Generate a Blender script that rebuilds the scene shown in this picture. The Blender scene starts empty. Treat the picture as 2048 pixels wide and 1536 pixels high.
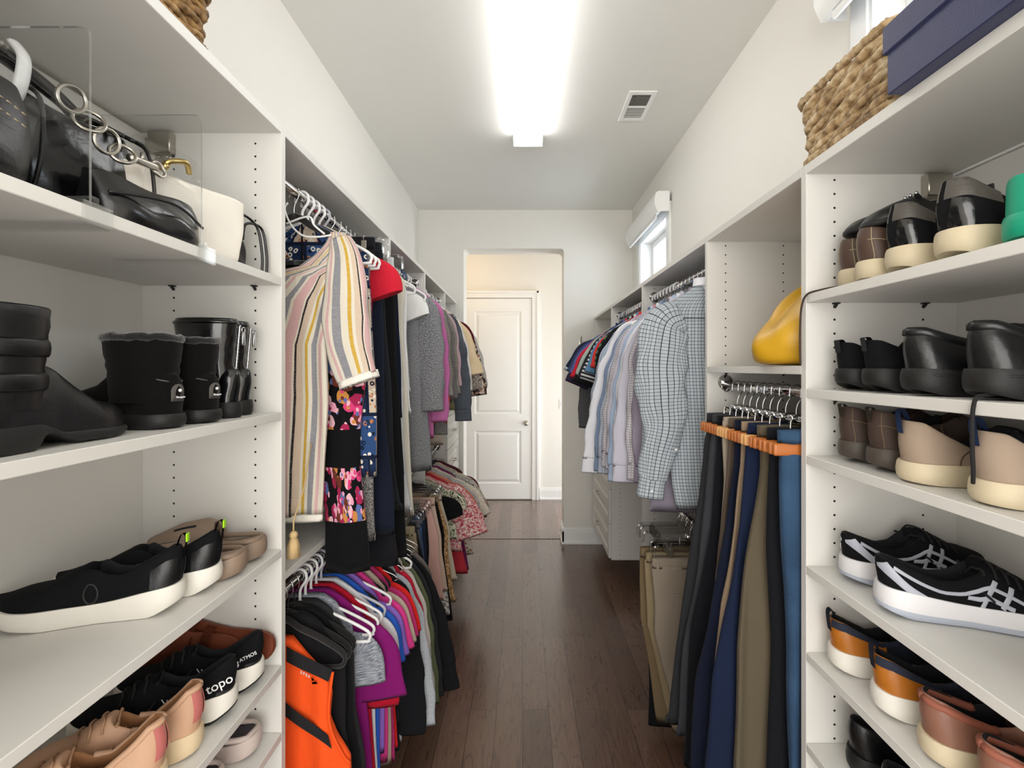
import bpy, bmesh, math, random
from mathutils import Vector, Matrix
R = math.radians
PI = math.pi
sc = bpy.context.scene
C = sc.collection
rnd = random.Random(11)

# ---------------------------------------------------------------- camera, world, large lights, exposure
F = 960.0                      # focal length in pixels of the 2048 px wide frame
VX, VY, CAMH = 1045.0, 737.0, 1.6
cam_d = bpy.data.cameras.new('camera')
cam = bpy.data.objects.new('camera', cam_d)
C.objects.link(cam)
cam.location = (0, 0, CAMH)
cam.rotation_euler = (R(90), 0, 0)
cam_d.sensor_width = 36.0
cam_d.lens = 36.0 * F / 2048
cam_d.shift_x = -(VX - 1024) / 2048
cam_d.shift_y = -(768 - VY) / 2048
cam_d.clip_start = 0.02
sc.camera = cam

world = bpy.data.worlds.new('sky'); sc.world = world
world.use_nodes = True
wn = world.node_tree.nodes
wn['Background'].inputs[0].default_value = (0.80, 0.90, 1.0, 1)
wn['Background'].inputs[1].default_value = 7.0

def area(name, loc, rot, sx, sy, power, col=(1, 1, 1), spread=180):
    l = bpy.data.lights.new(name, 'AREA'); l.shape = 'RECTANGLE'
    l.size, l.size_y, l.energy, l.color = sx, sy, power, col
    l.spread = R(spread)
    o = bpy.data.objects.new(name, l); C.objects.link(o)
    o.location = loc; o.rotation_euler = rot
    return o
# unseen fill light, added behind the camera to brighten the closet
area('rear_fill_light', (0.0, -1.15, 1.55), (R(90), 0, 0), 1.7, 2.3, 45, (1, .985, .965))
# hall beyond the opening: cool daylight from its right end, warm lamp near its ceiling
area('hall_daylight', (1.9, 5.2, 1.15), (0, R(90), 0), 1.9, .9, 30, (.93, .96, 1))
lp = bpy.data.lights.new('hall_lamp', 'POINT'); lp.energy = 5; lp.color = (1, .72, .42); lp.shadow_soft_size = .12
lpo = bpy.data.objects.new('hall_lamp', lp); C.objects.link(lpo); lpo.location = (-.75, 5.15, 2.85)

vs = sc.view_settings
vs.view_transform = 'Standard'; vs.look = 'None'; vs.gamma = 1.0
vs.exposure = 0.5
sc.cycles.use_denoising = True
sc.cycles.use_adaptive_sampling = True
sc.cycles.adaptive_threshold = .04
sc.cycles.max_bounces = 8
sc.cycles.diffuse_bounces = 5
sc.cycles.transparent_max_bounces = 16
sc.cycles.sample_clamp_indirect = 6

# ---------------------------------------------------------------- helpers
def wx(px, Y): return (px - VX) * Y / F
def wz(py, Y): return CAMH - (py - VY) * Y / F

def lin(h):
    h = h.lstrip('#')
    c = [int(h[i:i + 2], 16) / 255 for i in (0, 2, 4)]
    return tuple(x / 12.92 if x <= .04045 else ((x + .055) / 1.055) ** 2.4 for x in c) + (1,)

class N:
    """tiny node-tree writer"""
    def __init__(s, m):
        s.t = m.node_tree; s.n = s.t.nodes; s.l = s.t.links
        s.b = s.n['Principled BSDF']
    def new(s, typ, **kw):
        n = s.n.new(typ)
        for k, v in kw.items(): setattr(n, k, v)
        return n
    def link(s, a, b): s.l.new(a, b)
    def val(s, sock, v):
        if hasattr(v, 'node'): s.link(v, sock)
        else: sock.default_value = v
    def math(s, op, a, b=0.0):
        n = s.new('ShaderNodeMath', operation=op); s.val(n.inputs[0], a); s.val(n.inputs[1], b); return n.outputs[0]
    def mix(s, f, a, b):
        n = s.new('ShaderNodeMix', data_type='RGBA'); s.val(n.inputs[0], f); s.val(n.inputs[6], a); s.val(n.inputs[7], b)
        return n.outputs[2]
    def coord(s, kind='Object', scale=(1, 1, 1), rot=(0, 0, 0)):
        c = s.new('ShaderNodeTexCoord'); m = s.new('ShaderNodeMapping')
        m.inputs['Scale'].default_value = scale; m.inputs['Rotation'].default_value = rot
        s.link(c.outputs[kind], m.inputs[0]); return m.outputs[0]
    def noise(s, vec, scale, detail=2, rough=.5, dist=0):
        n = s.new('ShaderNodeTexNoise'); s.link(vec, n.inputs['Vector'])
        n.inputs['Scale'].default_value = scale; n.inputs['Detail'].default_value = detail
        n.inputs['Roughness'].default_value = rough; n.inputs['Distortion'].default_value = dist
        return n
    def ramp(s, fac, stops, interp='LINEAR'):
        r = s.new('ShaderNodeValToRGB'); cr = r.color_ramp; cr.interpolation = interp
        while len(cr.elements) < len(stops): cr.elements.new(.5)
        for e, (p, c) in zip(cr.elements, stops): e.position = p; e.color = c
        s.link(fac, r.inputs[0]); return r.outputs[0]
    def bump(s, h, strength=.3, dist=.002):
        b = s.new('ShaderNodeBump'); b.inputs['Strength'].default_value = strength; b.inputs['Distance'].default_value = dist
        s.link(h, b.inputs['Height']); s.link(b.outputs[0], s.b.inputs['Normal'])
    def sep(s, vec):
        x = s.new('ShaderNodeSeparateXYZ'); s.link(vec, x.inputs[0]); return x.outputs

MATS = {}
def mat(name, hx, rough=.5, metal=0.0, spec=None, sheen=0, coat=0, bump=0, bscale=200, emit=None, var=.06):
    """plain material with a small procedural break-up"""
    if name in MATS: return MATS[name]
    m = bpy.data.materials.new(name); m.use_nodes = True
    n = N(m); b = n.b
    col = lin(hx)
    v = n.coord()
    nz = n.noise(v, 14, 3)
    k = var
    n.link(n.mix(nz.outputs[0], tuple(c * (1 - k) for c in col[:3]) + (1,), tuple(min(1, c * (1 + k)) for c in col[:3]) + (1,)), b.inputs['Base Color'])
    b.inputs['Roughness'].default_value = rough; b.inputs['Metallic'].default_value = metal
    if spec is not None: b.inputs['Specular IOR Level'].default_value = spec
    if sheen: b.inputs['Sheen Weight'].default_value = sheen
    if coat: b.inputs['Coat Weight'].default_value = coat
    if bump:
        n.bump(n.noise(v, bscale, 3).outputs[0], bump, .002)
    if emit:
        b.inputs['Emission Color'].default_value = lin(hx); b.inputs['Emission Strength'].default_value = emit
    MATS[name] = m
    return m

def clear(name, tint=(1, 1, 1, 1), refl=.12):
    if name in MATS: return MATS[name]
    m = bpy.data.materials.new(name); m.use_nodes = True
    n = N(m)
    tr = n.new('ShaderNodeBsdfTransparent'); tr.inputs[0].default_value = tint
    gl = n.new('ShaderNodeBsdfGlossy'); gl.inputs['Roughness'].default_value = .05
    fr = n.new('ShaderNodeLayerWeight'); fr.inputs[0].default_value = .35
    f = n.math('ADD', n.math('MULTIPLY', fr.outputs['Facing'], .45), refl * .5)
    mx = n.new('ShaderNodeMixShader'); n.link(f, mx.inputs[0]); n.link(tr.outputs[0], mx.inputs[1]); n.link(gl.outputs[0], mx.inputs[2])
    n.link(mx.outputs[0], n.n['Material Output'].inputs[0])
    MATS[name] = m
    return m

def cloth(name, kind, cols, rough=.9, **kw):
    """fabric; UV is in metres (u across, v up)"""
    if name in MATS: return MATS[name]
    m = bpy.data.materials.new(name); m.use_nodes = True
    n = N(m); b = n.b
    cs = [lin(c) for c in cols]
    uv = n.coord('UV')
    ob = n.coord('Object')
    sc_ = kw.get('scale', 1.0)
    if kind == 'plain':
        nz = n.noise(ob, 9, 4)
        c = n.mix(nz.outputs[0], tuple(x * .92 for x in cs[0][:3]) + (1,), tuple(min(1, x * 1.08) for x in cs[0][:3]) + (1,))
    elif kind == 'heather':
        nz = n.noise(n.coord('UV', (1, .35, 1)), 420 * sc_, 2)
        c = n.ramp(nz.outputs[0], [(.36, cs[0]), (.66, cs[1])])
    elif kind == 'melange':      # drawn-out slub streaks
        nz = n.noise(n.coord('UV', (60, 500, 1)), 1.0 * sc_, 3)
        c = n.ramp(nz.outputs[0], [(.38, cs[0]), (.62, cs[1])])
    elif kind in ('vstripe', 'hstripe'):
        per = kw['period']
        s_ = n.sep(uv)[0 if kind == 'vstripe' else 1]
        w = n.noise(uv, 7, 2).outputs[0]
        fr = n.math('FRACT', n.math('DIVIDE', n.math('ADD', s_, n.math('MULTIPLY', w, kw.get('wob', 0))), per))
        stops = kw['stops']; pos = 0; st = []
        for wd, ci in stops: st.append((pos, cs[ci])); pos += wd
        c = n.ramp(fr, st, 'CONSTANT')
        sl = n.noise(n.coord('UV', (40, 900, 1)), 1, 2)
        c = n.mix(n.math('MULTIPLY', n.math('GREATER_THAN', sl.outputs[0], .6), kw.get('slub', 0)), c, (.75, .73, .7, 1))
    elif kind == 'plaid':
        per, wd = kw['period'], kw['width']
        o = n.sep(uv)
        gx = n.math('LESS_THAN', n.math('FRACT', n.math('DIVIDE', o[0], per)), wd)
        gy = n.math('LESS_THAN', n.math('FRACT', n.math('DIVIDE', o[1], per)), wd)
        gx2 = n.math('LESS_THAN', n.math('FRACT', n.math('DIVIDE', o[0], per * 2)), .5)
        g = n.math('MAXIMUM', gx, gy)
        base = n.mix(n.math('MULTIPLY', gx2, .55), cs[0], cs[2 if len(cs) > 2 else 0])
        c = n.mix(g, base, cs[1])
    elif kind == 'floral':       # coloured blooms and petals on a ground
        vo = n.new('ShaderNodeTexVoronoi'); dv = n.noise(uv, 26, 2)
        ad = n.new('ShaderNodeVectorMath', operation='MULTIPLY_ADD')
        n.link(dv.outputs['Color'], ad.inputs[0]); ad.inputs[1].default_value = (.022, .022, 0); n.link(uv, ad.inputs[2])
        n.link(ad.outputs[0], vo.inputs['Vector']); vo.inputs['Scale'].default_value = kw.get('s', 34)
        hs = n.sep(vo.outputs['Color'])
        k = len(cs) - 1
        blo = n.ramp(hs[0], [(i / k, cs[i + 1]) for i in range(k)], 'CONSTANT')
        core = n.math('LESS_THAN', vo.outputs['Distance'], .16)
        blo = n.mix(core, blo, cs[1 + (2 % k)])
        edge = n.math('GREATER_THAN', vo.outputs['Distance'], kw.get('edge', .5))
        c = n.mix(edge, blo, cs[0])
        v2 = n.new('ShaderNodeTexVoronoi'); n.link(ad.outputs[0], v2.inputs['Vector']); v2.inputs['Scale'].default_value = kw.get('s', 34) * 2.6
        pet = n.math('LESS_THAN', v2.outputs['Distance'], .2)
        c = n.mix(n.math('MULTIPLY', pet, kw.get('speck', .8)), c, cs[-1])
    elif kind == 'bands':        # horizontal bands of other looks: cols pairs, stops in metres of v
        o = n.sep(uv)
        vo = n.new('ShaderNodeTexVoronoi'); dv = n.noise(uv, 30, 2)
        ad = n.new('ShaderNodeVectorMath', operation='MULTIPLY_ADD')
        n.link(dv.outputs['Color'], ad.inputs[0]); ad.inputs[1].default_value = (.02, .02, 0); n.link(uv, ad.inputs[2])
        n.link(ad.outputs[0], vo.inputs['Vector']); vo.inputs['Scale'].default_value = kw.get('s', 40)
        hs = n.sep(vo.outputs['Color'])
        k = len(cs) - 1
        blo = n.ramp(hs[0], [(i / k, cs[i + 1]) for i in range(k)], 'CONSTANT')
        v2 = n.new('ShaderNodeTexVoronoi'); n.link(ad.outputs[0], v2.inputs['Vector']); v2.inputs['Scale'].default_value = kw.get('s', 40) * 1.7
        h2 = n.sep(v2.outputs['Color'])
        blo2 = n.ramp(h2[1], [(i / k, cs[k - i]) for i in range(k)], 'CONSTANT')
        blo = n.mix(n.math('LESS_THAN', v2.outputs['Distance'], .36), blo, blo2)
        blo = n.mix(n.math('GREATER_THAN', vo.outputs['Distance'], .62), blo, cs[0])
        sel = None
        for lo, hi in kw['bands']:
            a = n.math('MULTIPLY', n.math('GREATER_THAN', o[1], lo), n.math('LESS_THAN', o[1], hi))
            sel = a if sel is None else n.math('MAXIMUM', sel, a)
        c = n.mix(sel, cs[0], blo)
    elif kind == 'print':        # two- or three-colour organic print
        nz = n.noise(uv, kw.get('s', 60), 3, .6, 1.5)
        st = [(.0, cs[0]), (kw.get('t', .5), cs[1])]
        if len(cs) > 2: st.append((kw.get('t2', .6), cs[2]))
        c = n.ramp(nz.outputs[0], st, 'CONSTANT')
    elif kind == 'patch':        # patchwork of bordered printed panels
        br = n.new('ShaderNodeTexBrick'); n.link(uv, br.inputs['Vector'])
        br.inputs['Scale'].default_value = 1; br.inputs['Brick Width'].default_value = .11; br.inputs['Row Height'].default_value = .13
        br.inputs['Mortar Size'].default_value = .006
        br.inputs['Color1'].default_value = (0, 0, 0, 1); br.inputs['Color2'].default_value = (1, 1, 1, 1); br.inputs['Mortar'].default_value = (.5, .5, .5, 1)
        base = n.ramp(br.outputs['Color'], [(0, cs[0]), (.33, cs[1]), (.66, cs[2])], 'CONSTANT')
        vo = n.new('ShaderNodeTexVoronoi'); n.link(uv, vo.inputs['Vector']); vo.inputs['Scale'].default_value = 55
        ring = n.math('LESS_THAN', n.math('ABSOLUTE', n.math('SUBTRACT', vo.outputs['Distance'], .3)), .11)
        hs = n.sep(vo.outputs['Color'])
        acc = n.ramp(hs[0], [(0, cs[3]), (.4, cs[4]), (.7, cs[5])], 'CONSTANT')
        c = n.mix(ring, base, acc)
        c = n.mix(br.outputs['Fac'], c, cs[3])
    elif kind == 'denim':
        nz = n.noise(ob, 6, 4)
        fine = n.noise(n.coord('UV', (900, 300, 1)), 1, 2)
        c = n.ramp(n.math('ADD', n.math('MULTIPLY', nz.outputs[0], .75), n.math('MULTIPLY', fine.outputs[0], .25)), [(.35, cs[0]), (.65, cs[1])])
    n.link(c, b.inputs['Base Color'])
    b.inputs['Roughness'].default_value = rough
    b.inputs['Specular IOR Level'].default_value = kw.get('spec', .2)
    b.inputs['Sheen Weight'].default_value = kw.get('sheen', .02)
    n1 = n.noise(uv, kw.get('bs', 700), 2); n2 = n.noise(n.coord('Object', (1, 1, .22)), kw.get('ws', 24), 3, .55, .4)
    n.bump(n.math('ADD', n.math('MULTIPLY', n1.outputs[0], .35), n.math('MULTIPLY', n2.outputs[0], 2.4)), kw.get('bump', .4), .006)
    MATS[name] = m
    return m

# ---- meshes
def link(name, me, m=None, parent=None, smooth=True):
    o = bpy.data.objects.new(name, me); C.objects.link(o)
    if m: me.materials.append(m)
    if smooth: me.polygons.foreach_set('use_smooth', [True] * len(me.polygons))
    if parent: o.parent = parent
    return o
def obj(name, bm, m=None, parent=None, smooth=True, auto=None):
    bmesh.ops.recalc_face_normals(bm, faces=bm.faces[:])
    me = bpy.data.meshes.new(name); bm.to_mesh(me); bm.free()
    o = link(name, me, m, parent, smooth)
    if auto: me.set_sharp_from_angle(angle=R(auto))
    return o
def tag(o, label, cat, group=None, kind=None):
    o['label'] = label; o['category'] = cat
    if group: o['group'] = group
    if kind: o['kind'] = kind
    return o
def thing(name, label, cat, loc=(0, 0, 0), rz=0, group=None):
    o = bpy.data.objects.new(name, None); C.objects.link(o)
    o.location = loc; o.rotation_euler = (0, 0, rz); o.empty_display_size = .05
    return tag(o, label, cat, group)
def struct(o, label=None, cat=None):
    o['kind'] = 'structure'
    if label: o['label'] = label
    if cat: o['category'] = cat
    return o
def add_box(bm, x0, x1, y0, y1, z0, z1, bev=0, seg=1):
    r = bmesh.ops.create_cube(bm, size=1)
    vs_ = r['verts']
    for v in vs_:
        v.co = Vector(((x0 + x1) / 2 + v.co.x * (x1 - x0), (y0 + y1) / 2 + v.co.y * (y1 - y0), (z0 + z1) / 2 + v.co.z * (z1 - z0)))
    if bev:
        es = list({e for v in vs_ for e in v.link_edges})
        bmesh.ops.bevel(bm, geom=es, offset=bev, segments=seg, profile=.5, affect='EDGES')
    return bm
def box(name, x0, x1, y0, y1, z0, z1, m, parent=None, bev=.0008, seg=1):
    return obj(name, add_box(bmesh.new(), x0, x1, y0, y1, z0, z1, bev, seg), m, parent, smooth=False)
def ring_faces(bm, rings, closed=True, uvf=None):
    """quads between consecutive rings of BMVerts"""
    for a, b in zip(rings, rings[1:]):
        n = len(a)
        for i in range(n if closed else n - 1):
            j = (i + 1) % n
            q = [a[i], a[j], b[j], b[i]]
            if len(set(q)) == 4:
                try: bm.faces.new(q)
                except ValueError: pass
def add_tube(bm, pts, r, n=8, closed=False, flat=1.0, caps=True, up=None):
    """tube along points; r scalar or list; flat squashes across 'up'"""
    P = [Vector(p) for p in pts]; k = len(P)
    rr = r if isinstance(r, (list, tuple)) else [r] * k
    rings = []; prev = None
    for i, p in enumerate(P):
        if closed: t = P[(i + 1) % k] - P[i - 1]
        else: t = P[min(i + 1, k - 1)] - P[max(i - 1, 0)]
        if t.length < 1e-9: t = Vector((0, 0, 1))
        t.normalize()
        if up is not None: ref = Vector(up)
        elif prev is None: ref = Vector((0, 0, 1)) if abs(t.z) < .9 else Vector((1, 0, 0))
        else: ref = prev
        a = ref - t * ref.dot(t)
        if a.length < 1e-6: a = Vector((1, 0, 0)) - t * t.x
        a.normalize(); prev = a
        b = t.cross(a)
        rings.append([bm.verts.new(p + (a * math.cos(2 * PI * j / n) * flat + b * math.sin(2 * PI * j / n)) * rr[i]) for j in range(n)])
    ring_faces(bm, rings + ([rings[0]] if closed else []))
    if caps and not closed:
        bm.faces.new(rings[0]); bm.faces.new(rings[-1][::-1])
    return bm
def tube(name, pts, r, m, parent=None, **kw):
    return obj(name, add_tube(bmesh.new(), pts, r, **kw), m, parent)
def arc(c, r, a0, a1, n, ax='xz'):
    out = []
    for i in range(n + 1):
        a = R(a0 + (a1 - a0) * i / n)
        u, v = r * math.cos(a), r * math.sin(a)
        p = list(c)
        p['xyz'.index(ax[0])] += u; p['xyz'.index(ax[1])] += v
        out.append(tuple(p))
    return out
def smooth_path(pts, n=6):
    """Catmull-Rom through points"""
    P = [Vector(p) for p in pts]; out = []
    for i in range(len(P) - 1):
        p0, p1, p2, p3 = P[max(i - 1, 0)], P[i], P[i + 1], P[min(i + 2, len(P) - 1)]
        for k in range(n):
            t = k / n
            out.append(.5 * ((2 * p1) + (p2 - p0) * t + (2 * p0 - 5 * p1 + 4 * p2 - p3) * t * t + (3 * p1 - p0 - 3 * p2 + p3) * t ** 3))
    out.append(P[-1]); return out
def lerp_tab(tab, s):
    """piecewise smooth table lookup: tab = [(s, v or tuple)...]"""
    if s <= tab[0][0]: return tab[0][1]
    for (a, va), (b, vb) in zip(tab, tab[1:]):
        if s <= b:
            t = (s - a) / (b - a) if b > a else 0
            if isinstance(va, tuple): return tuple(x + (y - x) * t for x, y in zip(va, vb))
            return va + (vb - va) * t
    return tab[-1][1]
def text_mesh(name, body, size, m, parent, mtx, ext=.0006, shear=0.0, spacing=1.0):
    cu = bpy.data.curves.new(name, 'FONT'); cu.body = body; cu.size = size; cu.extrude = ext; cu.shear = shear
    cu.space_character = spacing
    cu.align_x = 'CENTER'; cu.align_y = 'CENTER'; cu.resolution_u = 3
    t = bpy.data.objects.new(name, cu); C.objects.link(t)
    dg = bpy.context.evaluated_depsgraph_get()
    me = bpy.data.meshes.new_from_object(t.evaluated_get(dg))
    bpy.data.objects.remove(t); bpy.data.curves.remove(cu)
    me.materials.clear()
    o = link(name, me, m, parent, smooth=False)
    o.matrix_local = mtx
    return o
def dup(root, loc, rz=None, label=None, group=None):
    r = root.copy(); C.objects.link(r); r.location = loc
    if rz is not None: r.rotation_euler = (root.rotation_euler[0], root.rotation_euler[1], rz)
    if label: r['label'] = label
    if group: r['group'] = group
    for ch in list(root.children):
        c = ch.copy(); C.objects.link(c); c.parent = r
        for g in ch.children:
            d = g.copy(); C.objects.link(d); d.parent = c
    return r
# ---------------------------------------------------------------- the room
XL, XR = -.953, 1.003          # side walls
FL, FR = -.60, .65             # front planes of the closet runs
YB, YF = -1.3, 4.39            # back wall, far wall
YH0, YH1 = 4.62, 5.87          # hall side of the far wall, hall end wall
CEIL = 3.05
W_wall = mat('wall_paint', '#e9e6df', .75, bump=.05, bscale=350, var=.01)
W_ceil = mat('ceiling_paint', '#e6e5e0', .85, bump=.05, bscale=300, var=.01)
W_trim = mat('trim_paint', '#f0f0ee', .35, var=.01)
LAM = mat('white_laminate', '#dcdad5', .42, bump=.03, bscale=500, var=.015)
LAMEDGE = mat('laminate_edge', '#e6e4df', .4)
CHROME = mat('chrome', '#d8d8d8', .12, metal=1)
NICKEL = mat('brushed_nickel', '#b9b4aa', .3, metal=1)
DARK = mat('pin_hole_dark', '#201e1c', .8)

def floor_mat():
    m = bpy.data.materials.new('dark_hardwood'); m.use_nodes = True
    n = N(m); b = n.b
    v = n.coord('Object', rot=(0, 0, R(90)))
    br = n.new('ShaderNodeTexBrick'); n.link(v, br.inputs['Vector'])
    br.inputs['Scale'].default_value = 1; br.inputs['Brick Width'].default_value = .95; br.inputs['Row Height'].default_value = .122
    br.inputs['Mortar Size'].default_value = .0016; br.inputs['Mortar Smooth'].default_value = .3
    br.offset = .37; br.squash = 1
    br.inputs['Color1'].default_value = (0, 0, 0, 1); br.inputs['Color2'].default_value = (1, 1, 1, 1)
    br.inputs['Mortar'].default_value = (.5, .5, .5, 1)
    vo = n.new('ShaderNodeVectorMath', operation='MULTIPLY_ADD')
    n.link(br.outputs['Color'], vo.inputs[0]); vo.inputs[1].default_value = (7, 3, 5); n.link(n.coord('Object', (9, 1.1, 1)), vo.inputs[2])
    g1 = n.noise(vo.outputs[0], 1.3, 1.6, .45, .9)
    g2 = n.noise(vo.outputs[0], 9, 4, .6, .6)
    rings = n.math('FRACT', n.math('MULTIPLY', g1.outputs[0], 13))
    line = n.math('MULTIPLY', n.math('GREATER_THAN', rings, .84), n.math('GREATER_THAN', g2.outputs[0], .44))
    tone = n.math('ADD', n.math('MULTIPLY', br.outputs['Color'], .35), n.math('MULTIPLY', g2.outputs[0], .65))
    col = n.ramp(tone, [(.2, lin('#4d382d')), (.5, lin('#664c3e')), (.85, lin('#7d6152'))])
    col = n.mix(n.math('MULTIPLY', line, .5), col, lin('#36261e'))
    col = n.mix(br.outputs['Fac'], col, lin('#1c1310'))
    n.link(col, b.inputs['Base Color'])
    n.link(n.math('ADD', n.math('MULTIPLY', g2.outputs[0], .2), .2), b.inputs['Roughness'])
    h = n.math('SUBTRACT', n.math('ADD', n.math('MULTIPLY', g1.outputs[0], .5), n.math('MULTIPLY', line, -.25)), n.math('MULTIPLY', br.outputs['Fac'], 1.2))
    n.bump(h, .35, .003)
    b.inputs['Coat Weight'].default_value = .75; b.inputs['Coat Roughness'].default_value = .2
    return m
FLOOR = floor_mat()
struct(box('floor', -2.6, 2.6, YB - .1, YH1 + .1, -.1, 0, FLOOR, bev=0))
bm = bmesh.new(); add_box(bm, -.545, .385, YF + .11, YF + .19, 0, .004, .0015)
struct(obj('trim_1', bm, FLOOR, smooth=False))
struct(box('ceiling', -2.6, 2.6, YB - .1, YH1 + .1, CEIL, CEIL + .1, W_ceil, bev=0))
struct(box('wall_back', XL - .1, XR + .1, YB - .1, YB, 0, CEIL, W_wall, bev=0))
struct(box('wall_left', XL - .12, XL, YB, YF, 0, CEIL, W_wall, bev=0))
# right wall with two high windows
WIN = [(3.30, 4.05), (.62, 1.375)]
WZ0, WZ1 = 2.11, 2.66
WT = .16
bm = bmesh.new()
ys = [YB] + sorted([y for w in WIN for y in w]) + [YF]
for i in range(0, len(ys), 2): add_box(bm, XR, XR + WT, ys[i], ys[i + 1], 0, CEIL)
for a, b_ in WIN:
    add_box(bm, XR, XR + WT, a, b_, 0, WZ0); add_box(bm, XR, XR + WT, a, b_, WZ1, CEIL)
struct(obj('wall_right', bm, W_wall, smooth=False))
# far wall with the cased-less opening (rounded upper corners)
OX0, OX1, OZ = -.540, .379, 2.697
bm = bmesh.new()
add_box(bm, -2.6, OX0, YF, YH0, 0, CEIL); add_box(bm, OX1, 2.6, YF, YH0, 0, CEIL); add_box(bm, OX0, OX1, YF, YH0, OZ, CEIL)
for cx, s_ in ((OX0, 1), (OX1, -1)):
    pr = [(cx, OZ)] + [(cx + s_ * (.03 - .03 * math.cos(R(a))), OZ - .03 + .03 * math.sin(R(a))) for a in (0, 30, 60, 90)]
    va = [bm.verts.new((x, YF, z)) for x, z in pr]; vb = [bm.verts.new((x, YH0, z)) for x, z in pr]
    ring_faces(bm, [va, vb]); bm.faces.new(va); bm.faces.new(vb[::-1])
struct(obj('wall_far', bm, W_wall, smooth=False))
struct(box('wall_hall', -2.6, 2.6, YH1, YH1 + .1, 0, CEIL, W_wall, bev=0))
struct(box('wall_hall_left', -2.6, -2.5, YH0, YH1, 0, CEIL, W_wall, bev=0))
struct(box('wall_hall_right', 2.5, 2.6, YH0, YH1, 0, CEIL, W_wall, bev=0))

def baseboard(name, segs):
    """segs: (axis, fixed, a, b, outward sign)"""
    bm = bmesh.new()
    for ax, f, a, b_, s in segs:
        for d, z0, z1 in ((.016, 0, .115), (.011, .115, .135), (.006, .135, .142), (.024, 0, .02)):
            lo, hi = sorted((f, f + s * d))
            if ax == 'x': add_box(bm, a, b_, lo, hi, z0, z1, .001)
            else: add_box(bm, lo, hi, a, b_, z0, z1, .001)
    return struct(obj(name, bm, W_trim, smooth=False))
baseboard('baseboard_far', [('x', YF, OX1 - .016, XR, -1), ('y', OX1, YF - .016, YH0, -1), ('x', YF, XL, OX0 + .016, -1), ('y', OX0, YF, YH0, 1)])
baseboard('baseboard_hall', [('x', YH1, .21, 2.5, -1), ('x', YH1, -2.5, -.81, -1)])

# hall door: two moulded panels, knob, casing
DX0, DX1, DZ = -.705, .110, 2.45
door = thing('door_1', 'white two panel interior door at the end of the hall', 'door', (0, YH1, 0)); door['kind'] = 'structure'
bm = bmesh.new()
def panel_face(bm, x0, x1, z0, z1, y, holes):
    """front face with recessed, stepped panels"""
    xs = sorted({x0, x1} | {h[i] for h in holes for i in (0, 1)}); zs = sorted({z0, z1} | {h[i] for h in holes for i in (2, 3)})
    for i in range(len(xs) - 1):
        for j in range(len(zs) - 1):
            cx, cz = (xs[i] + xs[i + 1]) / 2, (zs[j] + zs[j + 1]) / 2
            if any(h[0] < cx < h[1] and h[2] < cz < h[3] for h in holes): continue
            bm.faces.new([bm.verts.new(p) for p in ((xs[i], y, zs[j]), (xs[i + 1], y, zs[j]), (xs[i + 1], y, zs[j + 1]), (xs[i], y, zs[j + 1]))])
    for h in holes:
        steps = [(0, 0), (.006, .008), (.016, .010), (.026, .010), (.046, .002), (.05, .0015)]
        rs = [[bm.verts.new(p) for p in ((h[0] + d, y + e, h[2] + d), (h[1] - d, y + e, h[2] + d), (h[1] - d, y + e, h[3] - d), (h[0] + d, y + e, h[3] - d))] for d, e in steps]
        ring_faces(bm, rs); bm.faces.new(rs[-1])
panel_face(bm, DX0, DX1, .012, DZ, -.022, [(DX0 + .125, DX1 - .125, .20, .84), (DX0 + .125, DX1 - .125, 1.045, DZ - .155)])
add_box(bm, DX0, DX1, -.008, .0, .012, DZ)
for q in ((DX0, DX0 + .05, .012, DZ), (DX1 - .05, DX1, .012, DZ), (DX0 + .05, DX1 - .05, DZ - .05, DZ)): add_box(bm, q[0], q[1], -.0218, -.008, q[2], q[3])
bmesh.ops.remove_doubles(bm, verts=bm.verts[:], dist=.00005)
leaf = obj('door_leaf', bm, W_trim, door, smooth=False)
bm = bmesh.new()
bmesh.ops.create_uvsphere(bm, u_segments=16, v_segments=10, radius=.027, matrix=Matrix.Translation((.045, -.082, .935)) @ Matrix.Diagonal((1, .8, 1, 1)))
add_tube(bm, [(.045, -.024, .935), (.045, -.032, .935)], .032, 18); add_tube(bm, [(.045, -.03, .935), (.045, -.065, .935)], .011, 12)
obj('door_knob', bm, NICKEL, leaf)
bm = bmesh.new()
for a, b_, z0, z1 in ((DX1 + .005, DX1 + .09, 0, DZ + .095), (DX0 - .09, DX0 - .005, 0, DZ + .095), (DX0 - .005, DX1 + .005, DZ + .01, DZ + .095)):
    add_box(bm, a, b_, -.036, 0, z0, z1, .003, 2)
add_box(bm, DX1 + .062, DX1 + .09, -.046, -.034, 0, DZ + .095, .003, 2); add_box(bm, DX0 - .09, DX1 + .0905, -.046, -.034, DZ + .067, DZ + .095, .003, 2)
add_box(bm, DX1 + .001, DX1 + .006, -.012, 0, 0, DZ + .01); add_box(bm, DX0 - .006, DX0 - .001, -.012, 0, 0, DZ + .01)
obj('door_casing', bm, W_trim, door, smooth=False)
# light switch in the hall
sw = thing('light_switch', 'white rocker light switch on the hall wall right of the door', 'light switch', (.485, YH1, 1.166))
box('switch_plate', -.036, .036, -.005, 0, -.058, .058, W_trim, sw, .002, 2)
box('rocker', -.016, .016, -.009, -.005, -.033, .033, W_trim, sw, .002, 2)

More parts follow.
